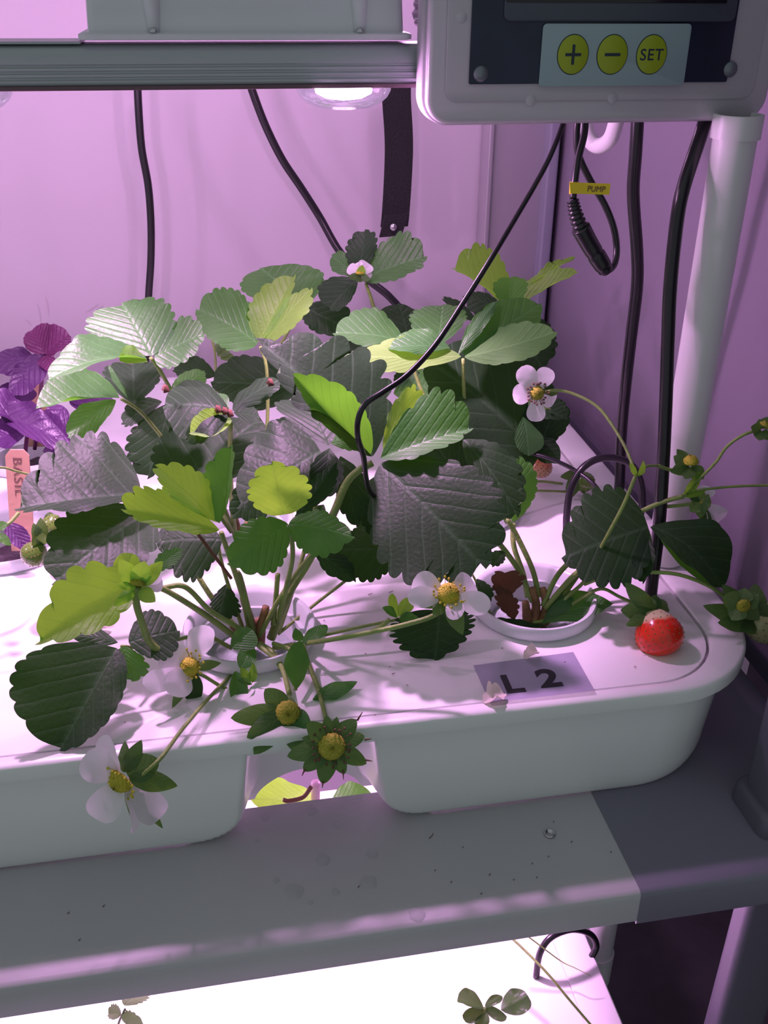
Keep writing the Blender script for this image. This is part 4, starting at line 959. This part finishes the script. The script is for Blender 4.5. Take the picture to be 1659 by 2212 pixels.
Dp = empty('strawberry_plant', (.150, .531, HT-.008), 'strawberry plant at centre right with flat bright green leaves and large shaded leaf', 'strawberry plant')
crown(Dp, 0, [[(1025, 1115, 53), (1020, 1085, 53.1), (1015, 1060, 53.2)]])
leaf(Dp, [(1022, 1100, 53), (1010, 980, 52.6), (1003, 860, 52.2), (1000, 775, 52)], [
    ((996, 770, 52), (778, 770, 50.8), (880, 728, 52.4), (865, 800, 50.4), 'young', O(under=True, teeth=6, amp=.07, pw=.55, bend=.02)),
    ((1004, 772, 52), (1204, 716, 51.2), (1085, 700, 53), (1120, 780, 50.8), 'mid', O(under=True, teeth=7, amp=.06, pw=.6, bend=.03)),
    ((1002, 765, 52.2), (1168, 655, 55), (1040, 670, 54), (1120, 745, 53), 'mid', O(teeth=6, amp=.05, pw=.5)),
    ((990, 765, 52), (1074, 648, 53.8), (1022, 700, 53.2), (1048, 712, 52.8), 'mid', O(teeth=5, amp=.08, pw=.6)),
    ((972, 752, 52.2), (838, 752, 51.6), (905, 712, 53), (900, 768, 51.4), 'mid', O(teeth=4, amp=.05)),
], r=.0014)
leaf(Dp, [(1020, 1100, 53.4), (960, 950, 54.6), (905, 830, 55.6), (880, 742, 56)], [
    ((872, 738, 56), (718, 720, 55.6), (800, 672, 57.6), (795, 750, 54.8), 'mid', O(teeth=7, amp=.07, pw=.55, bend=.05)),
    ((945, 745, 55), (955, 658, 58), (882, 695, 56.6), (1008, 690, 56.8), 'mid', O(teeth=7, amp=.07, pw=.5)),
], r=.0013)
leaf(Dp, [(1030, 1100, 53.2), (1080, 1020, 52.6), (1140, 985, 52), (1160, 980, 52)], [
    ((1165, 985, 52), (922, 778, 53.4), (1120, 770, 55), (990, 960, 50.6), 'dark', O(teeth=6, amp=.05, pw=.42, pk=.95, nu=80)),
    ((1160, 975, 52), (1205, 860, 53), (1130, 890, 52.8), (1225, 920, 52.4), 'dark', O(teeth=5, amp=.07, pw=.55)),
    ((1145, 950, 52.4), (1210, 1000, 51.6), (1195, 950, 52), (1160, 992, 51.4), 'dark', O(teeth=3, amp=.05)),
    ((1130, 900, 52), (1140, 985, 51.2), (1110, 950, 51.4), (1172, 950, 51.6), 'mid', O(teeth=3, amp=.04)),
    ((1010, 1070, 51.6), (900, 905, 53), (900, 1010, 52), (1010, 940, 53), 'dark', O(teeth=5, amp=.07)),
], r=.0012)

Ep = empty('strawberry_plant', (.150, .655, HT-.008), 'rear right strawberry plant with upright leaves and small white flower at its top', 'strawberry plant')
crown(Ep, 0, [[(930, 945, 65.5), (928, 920, 65.5), (925, 900, 65.5)]])
leaf(Ep, [(930, 930, 65.4), (1000, 850, 64), (1070, 760, 62), (1098, 700, 61), (1104, 668, 60.8)], [
    ((1104, 664, 60.8), (976, 578, 61), (1060, 540, 63.4), (1030, 622, 60), 'young', O(teeth=8, amp=.09, pw=.5, bend=.05)),
    ((1106, 664, 60.8), (1252, 586, 61), (1165, 598, 62), (1175, 632, 59.8), 'young', O(teeth=8, amp=.06, pw=.55, bend=.02)),
    ((1108, 640, 61.4), (1250, 552, 63), (1165, 588, 62.6), (1190, 590, 62.2), 'young', O(teeth=8, amp=.12, pw=.6, bend=.02)),
    ((1104, 668, 60.6), (1105, 598, 60.2), (1066, 625, 60), (1142, 622, 60), 'mid', O(under=True, teeth=5, amp=.07, pw=.5)),
], r=.0012)
leaf(Ep, [(930, 930, 65.4), (880, 800, 65.6), (815, 680, 65), (800, 640, 64.8), (790, 612, 64.8)], [
    ((782, 604, 64.8), (922, 553, 65.4), (850, 508, 67.4), (868, 606, 63.4), 'mid', O(teeth=7, amp=.10, pw=.5, bend=.03)),
    ((775, 598, 65), (788, 496, 67.6), (746, 542, 66.4), (814, 535, 66.4), 'dark', O(teeth=6, amp=.12, pw=.5)),
    ((772, 604, 64.8), (712, 668, 63.4), (694, 612, 65), (752, 660, 63.4), 'dark', O(teeth=5, amp=.06, pw=.5)),
    ((766, 596, 65), (716, 552, 66), (722, 590, 65.4), (748, 548, 66.2), 'mid', O(teeth=4, amp=.06)),
], r=.0015)
flower(Ep, (778, 592, 64.2), (.05, .2, 1), None, [(752, 576, 64.6, 8, O(cup=.2)), (766, 570, 64.8, 10, O(pw=.4)), (795, 568, 64.8, 11, O(pw=.4)), (802, 586, 64.6, 8)], [(783, 572, 63.9, 6, O(mat='young')), (752, 598, 64, 5), (800, 604, 63.8, 5), (770, 608, 63.8, 6)], rc=.003, hc=.003, st=False)
leaf(Ep, [(930, 930, 65.6), (1010, 840, 66), (1080, 740, 66.5), (1100, 690, 66.6)], [
    ((1095, 680, 66.6), (1170, 798, 65), (1108, 755, 65.4), (1192, 712, 66.6), 'dark', O(teeth=9, amp=.08, pw=.5)),
    ((1090, 672, 67), (1000, 640, 68), (1050, 635, 68.4), (1035, 690, 66.6), 'dark', O(teeth=5, amp=.08)),
    ((1030, 690, 66), (955, 645, 67), (985, 650, 67.4), (990, 690, 66), 'dark', O(teeth=6, amp=.12)),
], r=.0012)
leaf(Ep, [(925, 930, 65.8), (900, 820, 66.6), (880, 740, 67)], [
    ((885, 745, 67), (860, 655, 69), (815, 700, 68), (920, 700, 68), 'dark', O(teeth=4, amp=.04, pw=.5)),
    ((880, 748, 67), (740, 770, 66), (800, 715, 67.6), (800, 790, 65.6), 'dark', O(teeth=4, amp=.04, pw=.5)),
], r=.0012)
# small fruits behind the hose
berry(Ep, (1166, 1006, 56), .0085, .016, (.15, .2, .95), 'berry_blush', 'seed_dark', [(1140, 985, 55.6, 8), (1165, 975, 55.4, 8), (1200, 978, 55.6, 8)])
berry(Ep, (1262, 1040, 54), .0068, .013, (-.4, .1, .85), 'berry_green', 'seed_dark', [(1222, 1060, 53.6, 8), (1210, 1030, 53.8, 7), (1240, 1020, 53.8, 7), (1262, 1068, 53.5, 7), (1228, 1080, 53.5, 7)])
for P in ([(1100, 1050, 52.6), (1160, 1040, 53.4), (1215, 1045, 53.8)], [(1100, 1060, 52.6), (1160, 1060, 53), (1222, 1062, 53.6)]):
    tube('fruit_stalk', [V(p) for p in P], .0008, M['stem'], Ep, n=8)

Fp = empty('strawberry_plant', (.008, .650, HT-.008), 'rear centre strawberry plant with rounded dark leaves against the back wall', 'strawberry plant')
crown(Fp, 0, [[(500, 965, 65), (502, 940, 65), (510, 920, 65)]])
leaf(Fp, [(500, 950, 65), (560, 830, 65.6), (620, 720, 66.4), (650, 662, 66.8)], [
    ((655, 660, 66.8), (560, 580, 69), (530, 640, 67.4), (692, 588, 69), 'mid', O(teeth=7, amp=.04, pw=.5, bend=.05)),
    ((660, 665, 66.8), (760, 720, 65.6), (735, 655, 67), (672, 715, 65.8), 'dark', O(teeth=6, amp=.07, pw=.5)),
], r=.0013)
leaf(Fp, [(500, 950, 65), (560, 880, 63), (620, 860, 61.4), (640, 850, 61)], [
    ((645, 842, 61), (455, 825, 60.4), (545, 770, 62.6), (545, 890, 59.6), 'dark', O(teeth=7, amp=.05, pw=.55)),
    ((650, 845, 61), (760, 870, 60), (710, 800, 61.8), (690, 890, 59.6), 'dark', O(teeth=7, amp=.05, pw=.55)),
], r=.0013)
leaf(Fp, [(500, 950, 65), (470, 870, 64), (465, 770, 63), (458, 735, 63)], [
    ((468, 812, 61), (372, 800, 60), (420, 770, 61.6), (415, 825, 59.8), 'dark', O(teeth=7, amp=.06)),
    ((470, 770, 66), (495, 745, 66.5), (472, 748, 66.3), (492, 768, 66), 'sepal', O(teeth=3, amp=.1)),
    ((470, 765, 66), (480, 735, 66.5), (465, 745, 66.3), (484, 750, 66), 'sepal', O(teeth=3, amp=.1)),
    ((475, 775, 66), (508, 772, 66.3), (490, 762, 66.3), (492, 780, 66), 'sepal', O(teeth=3, amp=.1)),
], r=.0010)
leaf(Fp, [(505, 950, 64), (640, 900, 62), (740, 860, 60), (850, 830, 59)], [
    ((850, 850, 58.6), (960, 830, 59), (890, 800, 60), (905, 880, 57.6), 'mid', O(teeth=6, amp=.08)),
    ((860, 845, 58.8), (880, 790, 60), (850, 815, 59.4), (905, 815, 59.4), 'dark', O(teeth=6, amp=.08)),
    ((640, 900, 60), (600, 960, 58), (585, 915, 59), (660, 950, 58.6), 'dark', O(teeth=6, amp=.08)),
    ((560, 900, 60), (520, 960, 58), (505, 915, 59), (575, 950, 58.6), 'dark', O(teeth=6, amp=.08)),
], r=.0010)

# strawberry truss at the far left edge
Gp = empty('strawberry_plant', (-.140, .417, HT-.008), 'strawberry plant mostly outside the left edge, with green fruit beside the wooden stick', 'strawberry plant')
tube('runner', [V(p) for p in [(-120, 1080, 44), (-60, 1020, 45), (0, 1010, 46), (35, 1018, 46.4), (68, 1026, 46.8), (110, 1034, 47)]], .0006, M['stem'], Gp, n=8)
tube('fruit_stalk', [V(p) for p in [(-60, 1180, 44.6), (0, 1142, 45.4), (22, 1128, 45.8), (40, 1108, 46.4)]], .0010, M['stem'], Gp, n=8)
leaf(Gp, [(-120, 1330, 41.8), (-60, 1200, 43), (-10, 1150, 44)], [
    ((-10, 1146, 44.6), (16, 1130, 44.8), (-2, 1128, 44.9), (8, 1146, 44.5), 'mid', O(teeth=0)),
    ((-6, 1150, 44.2), (24, 1178, 43.8), (14, 1156, 44.1), (2, 1172, 43.8), 'mid', O(teeth=0)),
], r=.0009)
berry(Gp, (74, 1196, 45.2), .0066, .0130, (.55, .1, .55), 'berry_green', 'seed', [(72, 1130, 45.6, 6), (88, 1118, 45.8, 7), (70, 1160, 45, 7), (92, 1150, 45, 6)])
berry(Gp, (112, 1134, 49.5), .0058, .012, (.3, .3, .8), 'berry_green', 'seed_dark', [(118, 1118, 49.5, 5), (95, 1120, 49.5, 5)])

# ================================================================== purple basil
def basil(name, loc, label, stemP, blades):
    e = empty(name, loc, label, 'basil', None)
    for P in stemP: tube('stem', [V(p) for p in P], .0013, M['basil_red'], e, n=8)
    for bl in blades:
        B, T, L_, R_, mt = bl[:5]; kw = dict(teeth=6, amp=.03, pw=.6, pk=1.0, bend=.06, wave=.05)
        if len(bl) > 5: kw.update(bl[5])
        surf('leaf', V(B), V(T), V(L_), V(R_), M[mt], e, **kw)
    return e
basil('basil_plant', (-.130, .655, HT-.008), 'tall purple basil with reddish rosette, rear one at the left edge',
      [[(75, 970, 65.5), (85, 880, 64.5), (92, 800, 63.5), (96, 765, 63)]], [
    ((97, 765, 62.8), (70, 712, 64), (52, 745, 63.2), (108, 705, 64.4), 'basil_red', O(pw=.45)),
    ((98, 765, 62.8), (152, 725, 63), (108, 706, 64.4), (140, 758, 62.2), 'basil_red', O(pw=.45)),
    ((95, 768, 62.8), (20, 852, 60.4), (40, 790, 62), (88, 835, 60.6), 'basil', O(pw=.55)),
    ((98, 768, 62.8), (118, 805, 61), (84, 792, 61.8), (122, 782, 62), 'basil_red', O(pw=.5)),
    ((72, 775, 63), (-40, 790, 62), (20, 757, 63.6), (15, 812, 61.6), 'basil', O(pw=.55)),
    ((150, 870, 62), (242, 888, 60.6), (190, 848, 62), (200, 896, 60.4), 'basil', O(pw=.55)),
    ((150, 860, 62), (245, 862, 61), (195, 845, 62), (195, 880, 60.8), 'basil', O(pw=.55)),
    ((80, 850, 63), (-20, 860, 62), (20, 830, 63), (30, 880, 61.8), 'basil', O()),
])
basil('basil_plant', (-.124, .531, HT-.008), 'broad dark purple basil in front of the rear one, hanging over its cup',
      [[(32, 1190, 53), (40, 1100, 54), (52, 1000, 55), (60, 930, 55.5)], [(60, 1190, 53), (58, 1110, 53.4), (62, 1050, 54)]], [
    ((0, 895, 56), (158, 968, 53.6), (70, 880, 56), (80, 962, 53.6), 'basil', O(pw=.6)),
    ((85, 945, 56), (158, 965, 54), (110, 880, 56.6), (150, 945, 55), 'basil', O(pw=.6)),
    ((60, 930, 56), (-40, 965, 54), (0, 905, 56), (5, 975, 53.6), 'basil', O()),
    ((70, 920, 56), (-60, 880, 55.4), (10, 848, 57), (0, 910, 55), 'basil', O()),
    ((110, 960, 56), (140, 998, 54.6), (98, 985, 55), (160, 975, 55), 'basil', O()),
    ((140, 880, 57), (96, 940, 55.6), (98, 890, 56.8), (145, 930, 56), 'basil', O()),
    ((15, 1130, 50.6), (60, 1190, 49.4), (20, 1170, 49.8), (62, 1150, 50), 'basil', O()),
])
# wooden name sticks
def stick(x0, x1, yt, yb, Y, Yb, label, txt=None, lean=0):
    e = empty('plant_label_stick', W((x0+x1)/2, yb, Yb), label, 'plant label')
    tl_, tr_ = W(x0, yt, Y), W(x1, yt, Y); bl_, br_ = W(x0+lean, yb, Yb), W(x1+lean, yb, Yb)
    w_ = (tr_-tl_).length/2; mid_t = (tl_+tr_)/2; mid_b = (bl_+br_)/2; ax = (mid_t-mid_b).normalized(); rt_ = (tr_-tl_).normalized(); ln = (mid_t-mid_b).length
    nn = rt_.cross(ax).normalized()
    prof_ = [(-w_, 0), (-w_, ln-w_*.55), (-w_*.55, ln), (w_*.55, ln), (w_, ln-w_*.55), (w_, 0)]
    v = [mid_b+rt_*a+ax*b for a, b in prof_]+[mid_b+rt_*a+ax*b-nn*.0016 for a, b in prof_]; n = 6
    f = [[0, 1, 2, 3, 4, 5], [11, 10, 9, 8, 7, 6]]+[[i, n+i, n+(i+1) % n, (i+1) % n] for i in range(n)]
    o = mk('wood_strip', v, f, M['wood'], e, False)
    bmx = bmesh.new(); bmx.from_mesh(o.data); bmesh.ops.recalc_face_normals(bmx, faces=bmx.faces[:]); bmx.to_mesh(o.data); bmx.free()
    if txt:
        nv_ = nn if nn.dot(CAMP-mid_t) > 0 else -nn
        ex_ = -ax; ez_ = nv_.cross(ex_)
        mx_ = Matrix((ex_, ez_, nv_)).transposed().to_4x4(); c_ = mid_b+ax*(ln*.74)+nv_*(.0002 if nv_.dot(nn) > 0 else .0018)
        text('handwriting', txt, .0066, Matrix.Translation(c_) @ mx_, M['pencil'], e, sx=1.25, space=1.15)
    return e
stick(10, 62, 972, 1190, 51.4, 50.6, 'pale wooden stick marked BASIL standing in the left front cup', 'BASIL', 14)
stick(52, 100, 830, 965, 64.6, 65.6, 'blank wooden stick behind the purple basil leaves', None, 4)

# fallen petals on the lid
def scrap(px, py, s, label, m='petal_dry'):
    c = WZ(px, py, HT+.0012); o = None
    T = c+Vector((s, s*.2, .001)); B = c-Vector((s, s*.2, .001)); a, b = c+Vector((-.2*s, .8*s, .002)), c+Vector((.2*s, -.8*s, .0005))
    o = surf('fallen_petal', B, T, a, b, M[m], None, teeth=3, amp=.15, pw=.5, cup=.25, wave=.15, nu=24)
    tag(o, label, 'petal')
scrap(1068, 1508, .0058, 'dried cream petal lying against the sticker corner')
scrap(1148, 1415, .0042, 'tiny pale petal scrap lying just above the L 2 sticker')
scrap(222, 1360, .0060, 'dried petal lying on the lid behind the light green leaf')

# ================================================================== drops and specks on the shelf
k = 0
drops = [(573, 1764, 11, 'clear drop on the ledge under the left bulge of the tray'), (675, 1752, 13, 'clear drop just below the tray notch opening'), (729, 1782, 10, 'clear drop below and right of the notch opening'),
         (804, 1845, 13, 'large clear drop, upper of the two right drops'), (698, 1858, 15, 'ragged clear drop in the middle of the wet patch'), (797, 1906, 17, 'largest drop at the right of the wet patch'),
         (597, 1902, 7, 'small drop at the left of the wet patch'), (635, 1926, 19, 'large flat drop at the lower left of the wet patch'), (725, 1927, 9, 'small round drop between the two large lower drops'),
         (900, 1976, 16, 'domed drop hanging at the ledge edge in the lit band'), (556, 1816, 5, 'tiny drop nearest the left tray bulge'), (671, 1950, 6, 'tiny drop right of the large flat one')]
for px, py, rp_, lb in drops:
    c = WZ(px, py, .0001); r = rp_/2128*.47*1.05; L_ = []
    for i in range(7):
        a = PI/2*i/6; L_.append([c+Vector((math.cos(t)*math.cos(a)*r*(1+.12*math.sin(3*t+px)), math.sin(t)*math.cos(a)*r*(1+.12*math.sin(2*t+py)), math.sin(a)*r*.38)) for t in [2*PI*j/24 for j in range(24)]])
    v, f = loft(L_, True, False, True); tag(mk('water_drop', v, f, M['water'], None), lb, 'water drop', 'water drops on the shelf ledge')
bm = bmesh.new()
sp_ = [(932, 1806, 14), (775, 1915, 5), (1058, 1889, 5), (1185, 1850, 3), (1150, 1865, 3), (1235, 1818, 4), (1040, 1930, 4), (1110, 1900, 3), (975, 1905, 4), (1000, 1830, 3), (1160, 1895, 3), (940, 1880, 3), (224, 1957, 5), (148, 1972, 4), (172, 2030, 4), (1270, 1700, 5), (1196, 1775, 3), (1320, 1840, 3)]
for px, py, s in sp_:
    c = WZ(px, py, .0003); l = s/2128*.45
    v, f = tube_vf([c-Vector((l*.5, l*.4, 0)), c+Vector((l*.1, 0, .0002)), c+Vector((l*.4, l*.6, 0))], .00022, .00012, 5, 2); b2 = bmesh.new(); q = [b2.verts.new(p) for p in v]
    for a in f: b2.faces.new([q[i] for i in a])
    join(bm, b2)
for px, py, s in [(790, 1412, 4), (850, 1455, 8), (842, 1440, 3), (880, 1480, 3), (810, 1545, 3), (700, 1340, 4), (800, 1283, 12), (845, 1278, 12), (1220, 1430, 4), (1085, 1400, 4), (1372, 1440, 5), (60, 1480, 4), (75, 1570, 4), (270, 1560, 4)]:
    c = WZ(px, py, HT); l = s/2128*.45
    v, f = tube_vf([c-Vector((l*.5, l*.2, 0)), c+Vector((l*.1, 0, .0001)), c+Vector((l*.5, l*.3, 0))], .00022, .00012, 5, 2); b2 = bmesh.new(); q = [b2.verts.new(p) for p in v]
    for a in f: b2.faces.new([q[i] for i in a])
    join(bm, b2)
tag(bm_obj('debris_specks', bm, M['brown']), 'tiny dark specks of debris scattered on the shelf ledge and lid', 'debris', kind='stuff')

# ================================================================== lower level
ZL = -.22
lt = empty('lower_tray', (-.1, .45, ZL-.07), 'white lower tray glaring brightly under the shelf', 'tray')
XR = WZ(1262, 2100, ZL).x
L_ = []
for z, e in ((ZL-.06, .012), (ZL-.010, .004), (ZL-.010, .0005), (ZL-.002, 0), (ZL, .002)):
    L_.append([(x, y, z) for x, y in rr(-.62+e, XR+.012-e, .16+e, .60-e, .006, 6)])
L_.append([(x, y, ZL) for x, y in rr(-.60, XR-.012, .175, .585, .005, 6)]); L_.append([(x, y, ZL-.002) for x, y in rr(-.6, XR-.0125, .1755, .5845, .005, 6)])
v, f = loft(L_); mk('rim', v, f, M['white'], lt, True, angle=50)
ll = box('tray_lid', (-.60, .176, ZL-.006), (XR-.013, .584, ZL-.0005), M['lid']); tag(ll, 'glaring white lid of the lower tray, seen beneath the shelf edge', 'lid')
lb_ = empty('led_bar', (-.1, .40, -.03), 'light bar mounted under the shelf, shining on the lower tray', 'grow light')
extr('bar_body', [(b_[0]-.0, b_[1]-.3405-.012) for b_ in prof], -.6, .20, M['alu'], lb_)
for x in (-.36, -.20, -.04, .12):
    lo = lens(x, .493, -.0299, lb_, LOW_W, .35)
    lo.data.spot_size = math.radians(115)
cable('water_hose', [(1158, 2110, WZ(1158, 2110, ZL).y*100), (1166, 2060, 40.8), (1190, 2025, 41.2), (1235, 2008, 41.6), (1275, 2018, 41.8), (1288, 2045, 41.6), (1270, 2078, 41.2)], .0022, 'short black hose arching onto the lower white tray', 'hose', n=14)
lg = empty('grass_seedling', W(1170, 2100, 39), 'two thin grass-like stems crossing the lower tray', 'seedling')
tube('stem', [W(1060, 1985, 42), W(1120, 2040, 40), W(1180, 2100, 38), W(1230, 2160, 36.5), W(1290, 2230, 35)], .0008, M['stem'], lg, n=8)
tube('stem', [W(1090, 1985, 42), W(1150, 2030, 41), W(1210, 2075, 40), W(1240, 2090, 39.4), W(1275, 2107, 39)], .0006, M['stem'], lg, n=8, r1=.0002)
su = empty('succulent_seedling', W(1050, 2225, 35), 'small fleshy green seedling at the bottom edge on the lower tray', 'seedling')
tube('stem', [W(1046, 2180, 35), W(1052, 2230, 35), W(1060, 2300, 34.6)], .0016, M['stem'], su, n=8)
for B, T, L1, R1 in (((1045, 2178, 35), (988, 2158, 35.6), (1012, 2142, 36), (1005, 2180, 34.8)), ((1045, 2180, 35), (1000, 2200, 34.4), (1010, 2180, 34.9), (1025, 2212, 34.2)), ((1048, 2175, 35), (1085, 2152, 35.4), (1060, 2155, 35.5), (1075, 2172, 35)),
                     ((1048, 2182, 35), (1095, 2196, 34.4), (1065, 2176, 35), (1075, 2208, 34.2)), ((1082, 2182, 35.2), (1140, 2150, 34.8), (1108, 2140, 35.8), (1140, 2192, 34.2)), ((1050, 2188, 34.8), (1035, 2225, 34), (1025, 2205, 34.3), (1055, 2210, 34.2))):
    surf('leaf', V(B), V(T), V(L1), V(R1), M['succ'], su, teeth=0, pw=.5, cup=.12, bend=.06, nu=20)
co = empty('coriander_seedling', W(262, 2225, 38), 'olive leaved seedling poking up from the lower tray at bottom left', 'seedling')
tube('stem', [W(270, 2180, 38), W(255, 2215, 38), W(240, 2290, 37.5)], .0007, M['coriander'], co, n=8)
for B, T, L1, R1 in (((268, 2172, 38), (310, 2140, 38.6), (272, 2140, 38.8), (318, 2162, 38)), ((262, 2190, 38), (232, 2192, 37.6), (245, 2168, 38.2), (244, 2204, 37.4)), ((262, 2200, 37.8), (312, 2212, 37.2), (280, 2184, 38), (290, 2222, 37)), ((205, 2145, 38), (225, 2150, 38), (212, 2139, 38.3), (216, 2152, 37.8))):
    surf('leaf', V(B), V(T), V(L1), V(R1), M['coriander'], co, teeth=6, amp=.14, pw=.45, nu=40)
# leafy plant seen through the notch opening
pk = empty('leafy_greens', W(680, 1850, 42), 'green leafy plant of the lower level glimpsed through the tray notch', 'leafy plant')
surf('leaf', W(700, 1760, 43), W(540, 1725, 41), W(610, 1690, 44), W(640, 1790, 40), M['young'], pk, teeth=4, amp=.03, pw=.5)
surf('leaf', W(715, 1750, 44), W(810, 1725, 43), W(750, 1695, 45), W(770, 1770, 42), M['mid'], pk, teeth=4, amp=.03, pw=.5)
tube('stem', [W(682, 1690, 42), W(682, 1760, 42), W(690, 1850, 42)], .0026, mat('pale_pink_stalk', (.75, .5, .62), .4), pk)
tube('dead_stem', [W(672, 1700, 40), W(655, 1722, 40), W(625, 1730, 40), W(612, 1728, 40)], .0012, M['brown'], pk)

# tidy helper properties
for o in bpy.data.objects:
    if '_loc' in o: del o['_loc']
